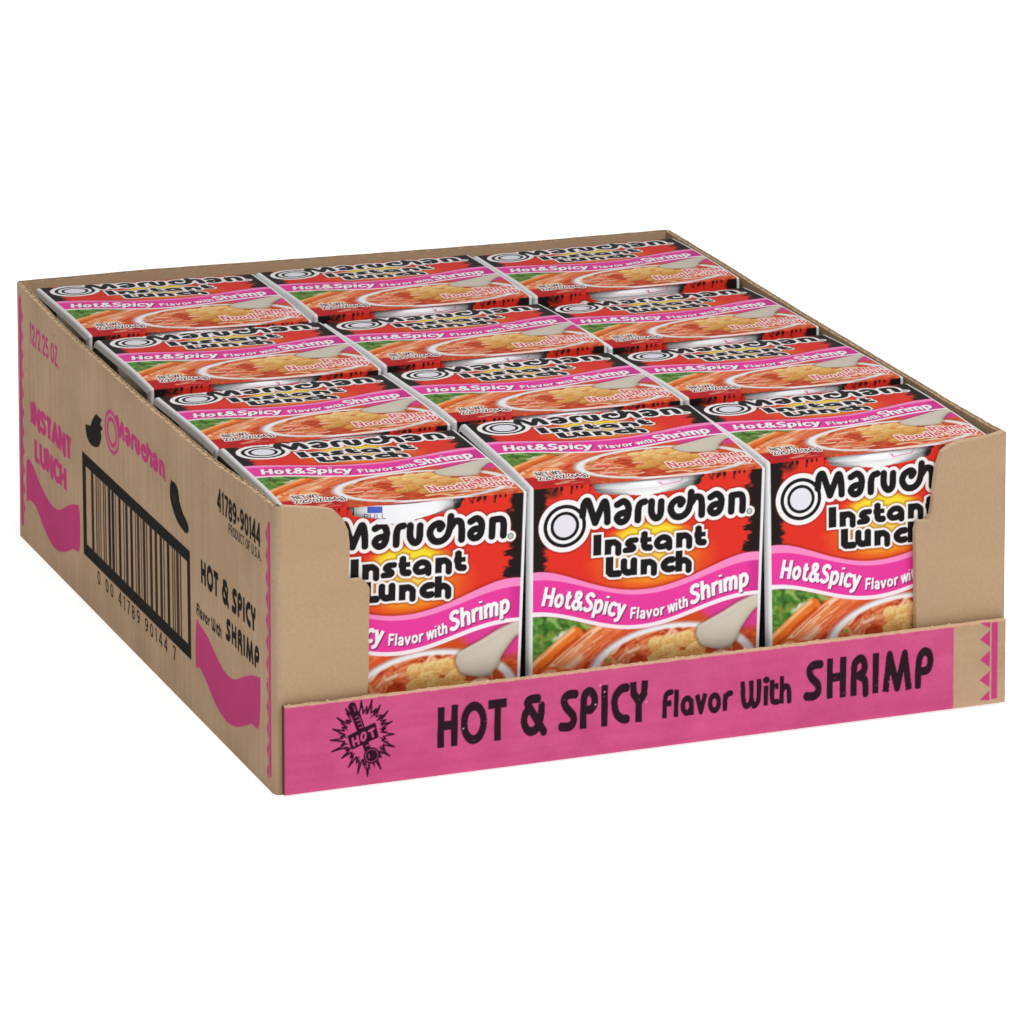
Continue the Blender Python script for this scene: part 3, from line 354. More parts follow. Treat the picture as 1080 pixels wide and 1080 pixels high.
    a.put(al, np.clip((b2-V)/.2+.5, 0, 1)*np.clip((V-b3)/.2+.5, 0, 1), (252, 240, 246))
    xs, ys = zip((2, 53.9), (4, 53.5), (8, 52.75), (14, 51.3), (20.8, 49.7), (27, 48.0), (32, 46.6), (36, 45.6), (41, 45.2), (47, 45.6), (51, 46.4), (57, 47.9), (60, 48.9), (66, 50.7), (72, 52.1), (80, 53.3), (84, 53.6))
    base = lambda u: np.interp(u, xs, ys)
    for off, c, al_, so in (((.35, -.35), (84, 24, 60), .75, .5), ((0, 0), (253, 248, 250), 1, None)):
        text_curve(a, 'Hot&Spicy', 4.1, 33.6, 6.6, base, .21, c, .14, off, al_, so)
        text_curve(a, 'Flavor', 36, 48.6, 4.1, base, .2, c, .04, off, al_, so); text_curve(a, 'with', 49.8, 57.2, 4.1, base, .2, c, .04, off, al_, so)
        text_curve(a, 'Shrimp', 58.2, 79.4, 6.8, base, .215, c, .02, off, al_, so)
    # ------------------------------------------------ logo: white halo first, then black
    dL = np.full(U.shape, 1e9); dI = np.full(U.shape, 1e9); hw = 1.22
    for P in T['logo']:
        sl, d_ = a.dist(smooth(P), 5); dL[sl] = np.minimum(dL[sl], d_-hw)
    rc = np.hypot(U-12.2, V-81.1)
    dR = np.abs(rc-6.92)-.64
    I = T['inst']; hi = 1.2
    def L(p, sm=True, wd=hi, ax=1., flat=True):
        sl, d_ = a.dist(smooth(p) if sm else p, 5, ax, wd, flat); dI[sl] = np.minimum(dI[sl], d_-wd)
    L([(23.9, 76.95), (23.85, 69.5)], False, 1.42)
    nn = lambda u0, v0, wd, hg: (L([(u0, v0+hg), (u0, v0)], False), L([(u0, v0+hg*.35), (u0+.15, v0+hg-2.2), (u0+wd*.5, v0+hg-1.1), (u0+wd-.15, v0+hg-2.2), (u0+wd, v0+hg*.35), (u0+wd, v0)], wd=1.14))
    nn(27.7, 69.4, 3.75, 5.4); L([(38.1, 73.7), (35.6, 73.6), (34.75, 72.6), (36.1, 71.8), (36.95, 70.9), (36.1, 70.3), (33.6, 70.3)], wd=1.02)
    for tu, dv in ((40.75, 0), (60.3, .15)): L([(tu, 76.0+dv), (tu, 71.9), (tu+.5, 70.7), (tu+2.2, 70.45)], wd=1.22); L([(tu-1.5, 73.4), (tu+2.6, 73.4)], False, .85)
    L([(49.8, 69.4), (49.8, 71.9), (49.1, 73.2), (47.5, 73.7), (45.9, 73.0), (45.3, 71.6), (46.2, 70.5), (47.7, 70.4), (49.3, 71.0)], wd=1.12)
    nn(53.4, 69.4, 3.6, 5.4)
    L([(28.4, 68.5), (28.4, 62.4)], False, 1.36); L([(28.4, 64.2), (28.6, 62.7), (29.6, 62.3), (32.0, 62.25)], wd=1.25)
    L([(33.55, 66.8), (33.55, 64.0), (34.2, 62.7), (35.3, 62.25), (36.5, 62.7), (37.1, 64), (37.1, 66.8)], wd=1.2); L([(37.1, 66.8), (37.1, 61.2)], False)
    nn(40.75, 61.0, 3.65, 5.5); L([(51.3, 65.4), (49.6, 65.3), (48.1, 64.2), (48.2, 62.9), (49.5, 62.1), (51.3, 62.15)], wd=1.22)
    L([(53.4, 68.3), (53.4, 60.8)], False, 1.25); nn(53.4, 60.8, 3.6, 5.1)
    dW = np.minimum(np.minimum(dL-1.25, dI-.78), np.minimum(rc-9.3, np.hypot(U-78.7, V-80.1)-1.9))
    a.put(al, np.clip(.5-(dW-.45)/.9, 0, 1)*.5, (110, 24, 16)); a.put(al, .5-dW/a.aa, (250, 246, 246))
    a.put(al, .5-dR/a.aa, (28, 24, 26)); a.put(al, .5-(np.abs(rc-4.5)-.6)/a.aa, (28, 24, 26)); a.put(al, .5-(rc-4.0)/a.aa, (232, 230, 238))
    dk = np.minimum(np.minimum(dL, dI), 99); a.put(al, .5-dk/a.aa, (30, 25, 27))
    a.put(al, .5-(np.abs(np.hypot(U-78.7, V-80.1)-.85)-.22)/a.aa, (120, 124, 128)); a.put(al, .5-(np.hypot(U-78.7, V-80.1)-.4)/a.aa, (170, 172, 176))
    # unprinted white margins
    a.put(al, (1.15-U)/.15, (240, 239, 240)); a.put(al, (U-82.75)/.15, (240, 239, 240))
    a.keep = dW
    return a
LBL = label_art()

# ------------------------------------------------------------------ ground
gm, gt, gp = new_mat('white_ground_added_glow')
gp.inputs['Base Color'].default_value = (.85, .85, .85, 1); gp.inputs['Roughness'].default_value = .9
gp.inputs['Emission Color'].default_value = (1, 1, 1, 1); gp.inputs['Emission Strength'].default_value = .70  # glow added so the ground clips to white and shows no contact shadow
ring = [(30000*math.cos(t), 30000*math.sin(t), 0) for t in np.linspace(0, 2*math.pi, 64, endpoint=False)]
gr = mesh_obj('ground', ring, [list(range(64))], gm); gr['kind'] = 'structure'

# ------------------------------------------------------------------ carton
W, D, TH = 265.0, 353.0, 3.2
tray = empty('cardboard_tray', (W/2, D/2, 0))
tag(tray, label='open kraft cardboard shipping tray with pink and black printing, holding all twelve noodle cups', category='cardboard tray')
def P_(name, V, Fc, m, **k):
    V = np.asarray(V, float)-np.array([W/2, D/2, 0]); return mesh_obj(name, V, Fc, m, tray, **k)

def border_scallops(a, u_line, wd, u_edge, v0, v1, step, side, col):
    a.stroke([(u_line, v0), (u_line, v1)], wd, col)
    for k in range(int((v1-v0)/step)+1):
        v = v0+k*step; a.poly([(u_line+side*wd*.75, v-step*.5), (u_line+side*wd*.75, v+step*.5), (u_edge, v)], col)
INK, PNK = (30, 25, 22), (196, 66, 122)
def side_art():
    a = Art(0, D, 0, 103, .42, KRAFT, .2); U, V = a.U, a.V; al = slice(None), slice(None)
    a.C += (.07*(fbm(U*.05, V*.05, 71)-.5)+.05*(fbm(U*.9, V*.03, 75)-.5)+.004*np.sin(U*2*math.pi/6.7))[..., None]
    r_ = np.random.default_rng(3)
    for i in range(60):
        u, v = r_.uniform(4, D-4), r_.uniform(3, 97); a.stroke([(u, v), (u+r_.normal(0, 3), v+r_.normal(0, 2.5))], r_.uniform(.25, .7), [(172, 140, 108), (202, 174, 144), (160, 128, 98)][r_.integers(3)], soft=.8, alpha=.5)
    a.stroke([(4.2, 7), (4.2, 94.5)], 4.2, PNK, alpha=.9)
    for k in range(11): a.poly([(6.6, 10+k*7.6), (6.6, 16+k*7.6), (9.2, 13+k*7.6)], PNK, alpha=.55)
    border_scallops(a, 347.6, 2.4, 343.2, 6, 92.5, 7.5, -1, PNK)
    text_box(a, '12/2.25 OZ.', 20, 66, 81.6, 89.6, .2, PNK); text_box(a, 'INSTANT', 20.2, 83, 50.2, 58.4, .3, PNK); text_box(a, 'LUNCH', 25.6, 74.2, 36.6, 44.8, .3, PNK)
    for k in ('wave1', 'wave2'): a.poly(smooth(T[k], 5, closed=True), PNK)
    a.poly(smooth(T['pep1'], 4, closed=True), INK, grow=.15)
    q = smooth(T['pep2'], 10)
    for i in range(len(q)-1): a.stroke(q[i:i+2], 3.4+3.0*math.sin(math.pi*(.25+.6*i/len(q))), INK, ax=.5)
    a.stroke(T['pep2s'], 1.1, INK, ax=.6); a.stroke([(227, 75), (230, 74.5)], 1.6, INK); a.stroke([(229, 73.5), (230.2, 70.5)], .5, (90, 80, 74))
    # the front label's wordmark, one ink
    mu = lambda P: np.stack([153+(np.asarray(P)[:, 0]-21)*(215.5-153)/(76-21), 75.4+(np.asarray(P)[:, 1]-78.4)*(8.4/12.)], 1)
    a.C_keep = None
    for P in T['logo']: a.stroke(mu(smooth(P)), 2.15, PNK, ax=.62)
    e = np.hypot((U-144)/10.4, (V-75.8)/8.1); a.put(al, (1-e)*9+.5, PNK); a.put(al, (.84-e)*9+.5, KRAFT); a.put(al, (.7-e)*9+.5, PNK); a.put(al, (.5-e)*9+.5, KRAFT)
    a.stroke([(217, 75.9), (217.6, 75.9)], 1.2, PNK)
    # bar code panel
    fo = [(99.4, 18.6), (99.4, 58.0), (249, 58.0), (249, 18.6)]; fi = [(104.4, 23.4), (104.4, 53.4), (245, 53.4), (245, 23.4)]
    a.poly(fo, INK); a.poly(fi, KRAFT)
    r = np.random.default_rng(44); u = 112.
    while u < 236:
        wb = [1.4, 3.6][r.integers(2)] if u < 232 else 1.4; a.poly([(u, 23.4), (u, 53.4), (u+wb, 53.4), (u+wb, 23.4)], [(58, 44, 38), (40, 31, 28), (74, 58, 48)][r.integers(3)]); u += wb+[1.3, 1.5, 3.2][r.integers(3)]
    text_box(a, '0 00 41789 90144 7', 119, 228.5, 12.3, 17.6, .13, INK, gap=.3)
    text_box(a, '41789-90144', 285, 337.4, 82, 89.6, .2, INK); text_box(a, 'PRODUCT OF U.S.A.', 298.6, 338, 77.3, 80.9, .15, INK)
    def re(keys, src, box, wt, sm):
        allp = np.vstack([np.array(src[i]) for i in keys]); x0, x1 = allp[:, 0].min(), allp[:, 0].max(); y0, y1 = allp[:, 1].min(), allp[:, 1].max()
        for i in keys:
            P = np.array(src[i]); P = smooth(P) if sm(i) else P
            a.stroke(np.stack([box[0]+(P[:, 0]-x0)/(x1-x0)*(box[1]-box[0]), box[2]+(P[:, 1]-y0)/(y1-y0)*(box[3]-box[2])], 1), wt, INK, ax=1.25, flat=True)
    re(range(0, 14), T['flapA'], (264, 330, 50.6, 59.2), 2.5, lambda i: i in CURVY)
    re(range(14, 23), T['flapA'], (294.5, 334, 38.6, 46.2), 2.3, lambda i: i in CURVY)
    re(range(0, len(T['flapB'])), T['flapB'], (257, 288, 37.2, 41.6), 1.15, lambda i: i in CURVY_B)
    return a
CURVY = {6, 7, 8, 9, 11, 14, 18, 19, 22}
CURVY_B = {0, 9, 10, 12, 15, 8}
def front_art():
    a = Art(0, W, 0, 33, .22, KRAFT, .18); U, V = a.U, a.V; al = slice(None), slice(None)
    a.C += (.05*(fbm(U*.05, V*.12, 81)-.5)+.03*(fbm(U*.05, V*1.2, 85)-.5))[..., None]
    pk = (205, 84, 132); keep = a.C.copy()
    a.put(al, (244.7-U)/.4, pk); a.C += ((.04*(fbm(U*.03, V*.45, 91, 3)-.5)+.05*(fbm(U*.12, V*.15, 97)-.5))*(U < 244.5))[..., None]
    a.put(al, ((V-31.0+.5*fbm(U*.6, V*0, 95))/.4)*.9, (214, 172, 140))
    wt = 3.1
    for i, P in enumerate(T['flapA']): a.stroke(smooth(P) if i in CURVY else P, 3.15 if i >= 14 else 3.2, (44, 24, 34), ax=1.36, flat=True)
    for i, P in enumerate(T['flapB']): a.stroke(smooth(P) if i in CURVY_B else P, 2.15, (44, 24, 34), ax=1.3, flat=True)
    d = T['dot'][0]; a.stroke([(d[0]-.01, d[1]), (d[0]+.01, d[1])], 2.4, (44, 24, 34))
    r = np.random.default_rng(9)
    for k in range(46): u, v = r.uniform(62, 238), r.uniform(8, 26); a.stroke([(u, v), (u+.1, v+.05)], r.uniform(.2, .5), pk, alpha=.8)
    for (u, v) in ((64.5, 16.2), (114.8, 23.0), (113.2, 25.6), (111.5, 18.9), (130, 17.6)): a.stroke([(u, v), (u+.1, v+.1)], .55, (214, 176, 186))
    tk = (46, 18, 34); t = T['therm']; tp = np.array(t['tips']); c0 = tp.mean(0)
    for i in range(len(tp)):
        p, q = tp[i], tp[(i+1) % len(tp)]; inn = c0+(tp[i]-c0)*.72
        a.stroke([p, inn+(q-p)*.28, q], .5, tk); a.poly([p, c0+(p-c0)*.78+(q-p)*.26, c0+(p-c0)*.78-(q-p)*.2], tk)
    for p in np.array(t['inn']): a.stroke([p, c0+(p-c0)*1.16], .35, tk, alpha=.8)
    a.stroke(t['tube'], 2.3, tk); a.stroke(t['tubeR'], .5, tk)
    tb = np.array(t['tube'])
    for k in np.linspace(.18, .92, 9): p = tb[0]+(tb[2]-tb[0])*k; a.stroke([p+[-.1, .1], p+[.75, .3]], .35, pk)
    b = np.array(t['bulb'][0]); a.stroke([b, b+.01], 4.9, pk); sl, dd = a.dist([b, b+.01], 4); a.put(sl, .5-(np.abs(dd-2.55)-.26)/.2, tk); a.put(sl, .5-(dd-2.05)/.2, tk)
    a.stroke([b+[-1.0, .5], b+[-.7, -.7]], .35, pk); a.stroke([(25.75, 28.9), (26.5, 26.4)], 2.7, tk); a.poly([(24.2, 28.6), (25.2, 27.2), (25.4, 29)], tk); a.stroke([(26.2, 28.9), (26.8, 27.0)], .3, pk)
    a.poly(t['ban'], tk, grow=.5)
    for P in t['H']+[t['O']]+t['T']: a.stroke(P, .78, pk)
    for (z) in (32, 25.2, 17.7, 10.3, 3): a.poly([(258.35, min(z+3, 31.2)), (258.35, max(z-3, 2.4)), (254.5, min(max(z, 3.0), 31.2))], PNK)
    a.poly([(259.0, 31), (261.35, 31), (261.35, 2.8), (259.0, 2.8)], PNK)
    return a

def corr_edge(along, across, z, n, amp=.9):
    """The fluted paper that shows along a cut edge of corrugated board: a wavy ribbon standing between the two liners."""
    V, Fc = [], []
    for i in range(n):
        t = i/(n-1); x = along[0]+(along[1]-along[0])*t; y = across+amp*math.sin(2*math.pi*(x-along[0])/6.7)
        V += [(x, y-.13, z(x)), (x, y+.13, z(x)), (x, y-.13, z(x)-5), (x, y+.13, z(x)-5)]
    for i in range(n-1):
        b = i*4; Fc += [(b, b+4, b+5, b+1), (b, b+2, b+6, b+4), (b+1, b+5, b+7, b+3)]
    return np.array(V), Fc
rag = lambda s, k=0: .55*(fbm(np.asarray(s)*.21+k, np.asarray(s)*0+k, 101)-.5)+.35*(fbm(np.asarray(s)*.9+k, np.asarray(s)*0, 103)-.5)
bulge_l = lambda y: 2.2*np.sin(np.clip(np.asarray(y)-3, 0, D)/D*math.pi)**.7
ztop_side = lambda y: np.interp(y, [0, 12, 25, 47, 60, 75, 98, 121, 144, 186, 211, 236, 269, 309, 335, 353], [99.9, 100.3, 100.5, 100.0, 99.6, 99.4, 99.7, 99.9, 100, 100.2, 100.6, 100.6, 100.2, 100.7, 101.2, 101.4])-.62*bulge_l(y)+.8*rag(y)
bulge = lambda y: 1.5*np.sin(np.asarray(y)/D*math.pi)
ztop_right = lambda y: np.interp(y, [0, 18, 54, 128, 207, 249, 291, 353], [99.3, 98.8, 98.6, 98.7, 98.8, 99.2, 99.7, 99.9])-.62*bulge(y)+.45*rag(y, 4)

# left panel (printed): outer liner, inner liner, fluting
A = side_art(); nc, nr = int(D/.42)+1, 520
s = np.linspace(0, D, nc); y = D-s; zt = ztop_side(y)
SS = np.broadcast_to(s, (nr, nc)); TT = np.linspace(0, 1, nr)[:, None]*zt[None, :]
bend = 2.6                                                                # rounded fold into the front corner flap
yy = np.broadcast_to(y, (nr, nc)); th = np.clip((bend-yy)/bend, 0, 1)*math.pi/2
xx = np.where(yy < bend, bend-bend*np.cos(th), 0)-bulge_l(yy)*np.clip(TT/99, 0, 1.05)
yo = np.where(yy < bend, bend-bend*np.sin(th), yy)
V = np.stack([xx, yo, TT+.02], -1).reshape(-1, 3)
lp = P_('side_panel', V, grid_faces(nr, nc)[:, ::-1], M_side, col=lin(A.sample(SS-2.5*bulge_l(yy)*TT/99, np.clip(TT-.62*bulge_l(yy)*TT/99, 0, 102)))
        .reshape(-1, 3)/E_FRONT, smooth=True); lp['label'] = 'left side panel printed with a bar code, peppers and pink waves'
def liner(x0, x1, yy0, yy1, ztf, n=180):
    V, Fc = [], []
    for i in range(n):
        yv = yy0+(yy1-yy0)*i/(n-1); z = float(ztf(yv)); V += [(x0, yv, .1), (x0, yv, z), (x1, yv, z), (x1, yv, .1)]
    for i in range(n-1):
        b = i*4; Fc += [(b, b+4, b+5, b+1), (b+1, b+5, b+6, b+2), (b+2, b+6, b+7, b+3)]
    return V, Fc
def wall_x(xo, sgn, parent, y0, y1, ztf, th, bul):
    """Inner layers of a side wall whose outer face is at xo; sgn points into the tray."""
    sh = lambda V: np.array([(v[0]+float(bul(v[1]))*min(v[2]/99, 1.05), v[1], v[2]) for v in np.asarray(V, float)])
    V, Fc = liner(xo+sgn*.03, xo+sgn*.34, y0, y1, lambda q: ztf(q)-.12); a = P_('outer_liner_edge', sh(V), Fc, M_edge)
    V, Fc = liner(xo+sgn*(th-.35), xo+sgn*th, y0, y1, lambda q: ztf(q)-.25+.35*rag(q, 9)); b = P_('inner_liner', sh(V), Fc, M_kraft)
    V, Fc = corr_edge((y0, y1), xo+sgn*th/2, lambda q: float(ztf(q))-.3, 700, th/2-.45); V = V[:, [1, 0, 2]]; c = P_('fluting', sh(V), Fc, M_edge)
    V, Fc = liner(xo+sgn*.34, xo+sgn*(th-.35), y0, y1, lambda q: ztf(q)-.6); d = P_('flute_filler', sh(V), Fc, M_edge)  # filler added between the liners so the flute hollows render less dark
    for o in (a, b, c, d): o.parent = parent
wall_x(0, 1, lp, 3, D-1, ztop_side, 2.4, lambda y: -bulge_l(y))
# right panel
n = 160; V, Fc = [], []
for i in range(n):
    yv = D*i/(n-1); V += [(W, yv, .02), (W+bulge(yv)*min(float(ztop_right(yv))/99, 1.05), yv, float(ztop_right(yv)))]
Fc = [(2*i, 2*i+2, 2*i+3, 2*i+1) for i in range(n-1)]
rp = P_('side_panel', V, Fc, M_kraft); rp['label'] = 'plain right side panel'
wall_x(W, -1, rp, 3, D-1, ztop_right, 1.9, bulge)
# back panel: outer, inner, flutes
def wall_y(yo, sgn, name, x0, x1, ztf):
    V, Fc = liner(yo, yo+sgn*.3, x0, x1, ztf, 160); V = np.array(V)[:, [1, 0, 2]]; o = P_(name, V, Fc, M_kraft)
    V, Fc = liner(yo+sgn*2.8, yo+sgn*3.1, x0+.5, x1-.5, lambda q: ztf(q)-.2+.3*rag(q, 5), 160); V = np.array(V)[:, [1, 0, 2]]; i = P_('inner_liner', V, Fc, M_kraft)
    V, Fc = corr_edge((x0+1, x1-1), yo+sgn*1.55, lambda q: float(ztf(q))-.5, 500, 1.1); f = P_('fluting', V, Fc, M_edge)
    i.parent = o; f.parent = o; return o
wall_y(D, -1, 'back_panel', .4, W-.4, lambda q: np.interp(q, [0, 52, 105, 159, 215, 265], [101.4, 101.7, 100.9, 100.2, 99.8, 99.8])+.35*rag(q, 3))
# floor of the tray
V = [(3, 3, .6), (W-3, 3, .6), (W-3, D-3, .6), (3, D-3, .6), (3, 3, 3), (W-3, 3, 3), (W-3, D-3, 3), (3, D-3, 3)]
P_('bottom_panel', V, [(0, 3, 2, 1), (4, 5, 6, 7), (0, 1, 5, 4), (1, 2, 6, 5), (2, 3, 7, 6), (3, 0, 4, 7)], M_kraft)
# corner flaps: outline extruded to the board's thickness
def flap(outline, y0, y1, label):
    O = np.array(outline, float); N = len(O); V = [(p[0], y0, p[1]) for p in O]+[(p[0], y1, p[1]) for p in O]
    Fc = [list(range(N))[::-1], list(range(N, 2*N))]+[(i, (i+1) % N, N+(i+1) % N, N+i) for i in range(N)]
    area = sum(O[i, 0]*O[(i+1) % N, 1]-O[(i+1) % N, 0]*O[i, 1] for i in range(N))
    if area > 0: Fc[0], Fc[1] = Fc[0][::-1], Fc[1][::-1]; Fc[2:] = [f[::-1] for f in Fc[2:]]
    Fc = [f[::-1] for f in Fc]
    o = P_('corner_flap', V, Fc, [M_kraft, M_edge], mi=[0, 0]+[1]*N); o['label'] = label
    return o
jit = lambda P, am=.12: [(x+rng.normal(0, am), z+rng.normal(0, am)) for x, z in P]
FL = [(9.2, 98.7), (14, 98.2), (17.6, 97.6), (21.0, 96.2), (24.0, 93.1), (25.5, 89.0), (26.0, 84.7), (26, 80), (25.9, 76), (25.9, 72.0), (27.5, 71.6), (30, 71.5), (31.1, 71.0), (32.6, 69.6), (32.9, 68.2), (32.9, 61.8), (32.6, 50), (32.4, 40), (32.0, 32.2), (32, 1), (2.6, 1)]
fl = flap([(2.6, 99.75), (5, 99.4)]+jit(FL[:19], .13)+FL[19:], 0, TH, 'left front corner flap with a rounded top')
FR = [(264.8, 99.4), (260.1, 98.3), (254.0, 97.7), (247.4, 97.2), (245, 96.7), (243.2, 95.9), (240.9, 93.8), (239.5, 90.8), (238.7, 87.3), (238.2, 83), (237.8, 78.5), (237.2, 75), (236.7, 71.7), (235.5, 70.0), (234, 69.8), (231.7, 69.8), (231.1, 66.7), (231.2, 50), (231.6, 32), (231.6, 1), (264.8, 1)]
flap(FR[:1]+jit(FR[1:19], .13)+FR[19:], 0, TH, 'right front corner flap with a rounded top')
# low front panel, pink
A = front_art(); x0, x1 = 2.4, 264.4; nc, nr = 1220, 170
sx_ = np.linspace(x0, x1, nc); zt = 31.55+.3*sx_/W+.8*rag(sx_, 2); zb = .55+.35*(sx_/W)
YF = -TH
tt = np.linspace(0, 1, nr)[:, None]; ZZ = zb[None, :]*(1-tt)+zt[None, :]*tt; XX = np.broadcast_to(sx_, (nr, nc))+(1-tt)*-.0
dx = np.clip(1-(XX-x0)/1.0, 0, 1); dz = np.clip(1-(ZZ-zb[None, :])/1.6, 0, 1)
YY = YF+.5*dx**2+.7*dz**2+.05*np.sin(ZZ*2*math.pi/6.7)+.35*(fbm(XX*.02, ZZ*.06, 111)-.5)
V = np.stack([XX, YY, ZZ], -1).reshape(-1, 3)
fp = P_('front_panel', V, grid_faces(nr, nc), M_front, col=lin(A.sample(XX, ZZ)).reshape(-1, 3)/E_FRONT, smooth=True); fp['label'] = 'low pink front panel with black lettering and a thermometer'
nn_ = 240; V, Fc = [], []
for i in range(nn_):
    xv = x0+(x1-x0)*i/(nn_-1); z = float(np.interp(xv, sx_, zt)); V += [(xv, YF, z), (xv, YF+.7, z+.12*rng.normal()), (xv, YF+2.4, z-.35+.25*rng.normal()), (xv, YF+2.9, z-.5)]
for i in range(nn_-1):
    b = i*4; Fc += [(b+k, b+4+k, b+5+k, b+1+k) for k in range(3)]
ed = P_('torn_top_edge', V, Fc, M_edge); ed.parent = fp
V = [(x0, YF+.35, .6), (x0, YF+2.8, .6), (x0, YF+2.8, 31.2), (x0, YF+.35, 31.4)]
ed = P_('cut_end', V, [(0, 3, 2, 1)], plain('dark_cut_end', rgb(84, 52, 40), .95, .1, .15)); ed.parent = fp
V = [(x1, YF+.1, .9), (x1, YF+2.8, .9), (x1, YF+2.8, 31.2), (x1, YF+.1, 31.6)]
ed = P_('cut_end', V, [(0, 1, 2, 3)], M_edge); ed.parent = fp

# ------------------------------------------------------------------ noodle cup: sleeve, cup, lid, pull tab
SW, ZF, ZB, YB = 84.2, 95.5, 97.3, 78.0
def sleeve_mesh():
    cols = np.concatenate([[-2.2, -1.4, -.8, -.4, -.1, .2, .5, .75], np.arange(1., SW-.95, .2), [SW-.75, SW-.5, SW-.2, SW+.1, SW+.4, SW+.8, SW+1.4, SW+2.2]])
    rows = []                                                            # (y, z, ny, nz, art v)
    for v in np.concatenate([[3, 8, 14, 20, 24], np.arange(27, ZF-.9, .19)]): rows.append((0, v, -1, 0, v))
    for t in np.linspace(0, 1, 5): an = t*math.pi/2; rows.append((.9-.9*math.cos(an), ZF-.9+.9*math.sin(an), -math.cos(an), math.sin(an), ZF-.9+.9*t if t < .5 else 9.0+.4*t))
    for y_ in np.arange(1.1, YB, .25): rows.append((y_, ZF+(ZB-ZF)*y_/YB+.5*math.sin(y_/YB*math.pi), 0, 1, 9.2+y_*1.03))
    for t in np.linspace(.15, 1, 6): an = t*math.pi/2*.95; rows.append((YB+6.2*math.sin(an), ZB-6.2*(1-math.cos(an)), math.sin(an), math.cos(an), 9.2+YB*1.03+3.5*t))
    for v in (80, 60, 30, 3): rows.append((YB+6.25-.012*(90-v), v, 1, 0, 92))
    R_ = np.array(rows); nr, nc = len(R_), len(cols); Y, Z, NY, NZ, AV = (np.repeat(R_[:, k:k+1], nc, 1) for k in range(5)); X = np.repeat(cols[None, :], nr, 0)
    rad = 1.15                                                            # the long cut edges curl in
    e0 = 1.0; tm = 1.3; al_, ar_ = np.maximum(e0-X, 0), np.maximum(X-(SW-e0), 0); arc_ = al_+ar_; th = np.minimum(arc_/rad, tm); ex = np.maximum(arc_-rad*tm, 0)
    hx = rad*np.sin(th)+ex*math.cos(tm); dep = rad*(1-np.cos(th))+ex*math.sin(tm)
    X2 = np.where(al_ > 0, e0-hx, np.where(ar_ > 0, SW-e0+hx, X))
    top = NZ > .5
    tap = np.where(NY < -.5, np.clip((ZF-Z)/65., 0, 1.5), 0)*.75                # the front narrows toward the foot
    X3 = X2+tap*(1-2*X2/SW); Y2 = Y-NY*dep; Z2 = Z-NZ*dep
    wav = .16*np.sin(X*.11+1)*np.sin(Y*.08)+.3*(fbm(X*.05, Y*.05, 7)-.5); Z2 = Z2+np.where(top, wav, 0); Y2 = Y2+np.where(NY < -.5, .25*(fbm(X*.04, Z*.05, 17)-.5), 0)
    front = (NY < -.5); u = X-.15; V = np.stack([X3, Y2, Z2], -1).reshape(-1, 3)
    C = LBL.sample(u, AV); C = np.where(((NY > .5))[..., None], .93, C)
    Fc = grid_faces(nr, nc)
    # die-cut window in the upper front
    wx = smooth([(22.0, 95.6), (22.5, 93.2), (23.8, 91.9), (30, 90.6), (40.5, 89.6), (51, 90.2), (57.4, 91.2), (60.4, 92.0), (61.2, 95.6)])
    fu, fv = u.ravel()[Fc].mean(1), AV.ravel()[Fc].mean(1); ff = (front.ravel()[Fc].all(1)) & (Z.ravel()[Fc].min(1) < ZF-.1)
    lowb = np.interp(fu, wx[:, 0], wx[:, 1]); i = np.clip(((fu-LBL.u[0])/LBL.res).astype(int), 0, len(LBL.u)-1); j = np.clip(((fv-LBL.v[0])/LBL.res).astype(int), 0, len(LBL.v)-1)
    cut = ff & (fu > 22.0) & (fu < 61.2) & (fv > lowb) & (LBL.keep[j, i] > 0)
    return V, Fc[~cut], lin(C).reshape(-1, 3)/E_FRONT
def lathe(prof, cx, cy, n=72, a0=0, a1=360):
    V, Fc = [], []; full = a1-a0 == 360; m = n if full else n+1
    for k in range(m):
        t = math.radians(a0+(a1-a0)*k/n); V += [(cx+r*math.cos(t), cy+r*math.sin(t), z) for r, z in prof]
    L_ = len(prof)
    for k in range(n):
        p, q = k*L_, ((k+1) % m)*L_; Fc += [(p+i, q+i, q+i+1, p+i+1) for i in range(L_-1)]
    return V, Fc
CX, CY = 41.6, 41.3
cup0 = empty('noodle_cup', (0, 0, 0))
V, Fc, C = sleeve_mesh(); sleeve = mesh_obj('sleeve', V, Fc, M_label, cup0, col=C, smooth=True)
V, Fc = lathe([(0, 3.2), (29, 3.2), (30, 4), (39, 87.2), (40.4, 88.0), (41.3, 88.8), (41.5, 90), (41.55, 92.2), (41.2, 93.6), (40.2, 94.4), (38.6, 94.5), (37.8, 93.8)], CX, CY); cup = mesh_obj('cup', V, Fc, M_cup, cup0, smooth=True)
V, Fc = lathe([(0, 94.3), (36, 94.6), (40.3, 94.75), (41.6, 94.2), (41.95, 93.0), (41.98, 92.2)], CX, CY); lid = mesh_obj('lid', V, Fc, M_film, cup0, smooth=True)
def band(a0, a1, r, z0, z1, m, name, n=24, par=None):
    V, Fc = [], []
    for k in range(n+1):
        t = math.radians(a0+(a1-a0)*k/n); c, s_ = math.cos(t), math.sin(t); zz0 = z0(k/n) if callable(z0) else z0
        V += [(CX+(r-.25)*c, CY+(r-.25)*s_, zz0), (CX+r*c, CY+r*s_, zz0), (CX+r*c, CY+r*s_, (z1)), (CX+(r-.25)*c, CY+(r-.25)*s_, z1)]
    for k in range(n):
        b = k*4; Fc += [(b+i, b+4+i, b+4+(i+1) % 4, b+(i+1) % 4) for i in range(4)]
    return mesh_obj(name, V, Fc, m, par or cup0, smooth=False)
KIND = {}
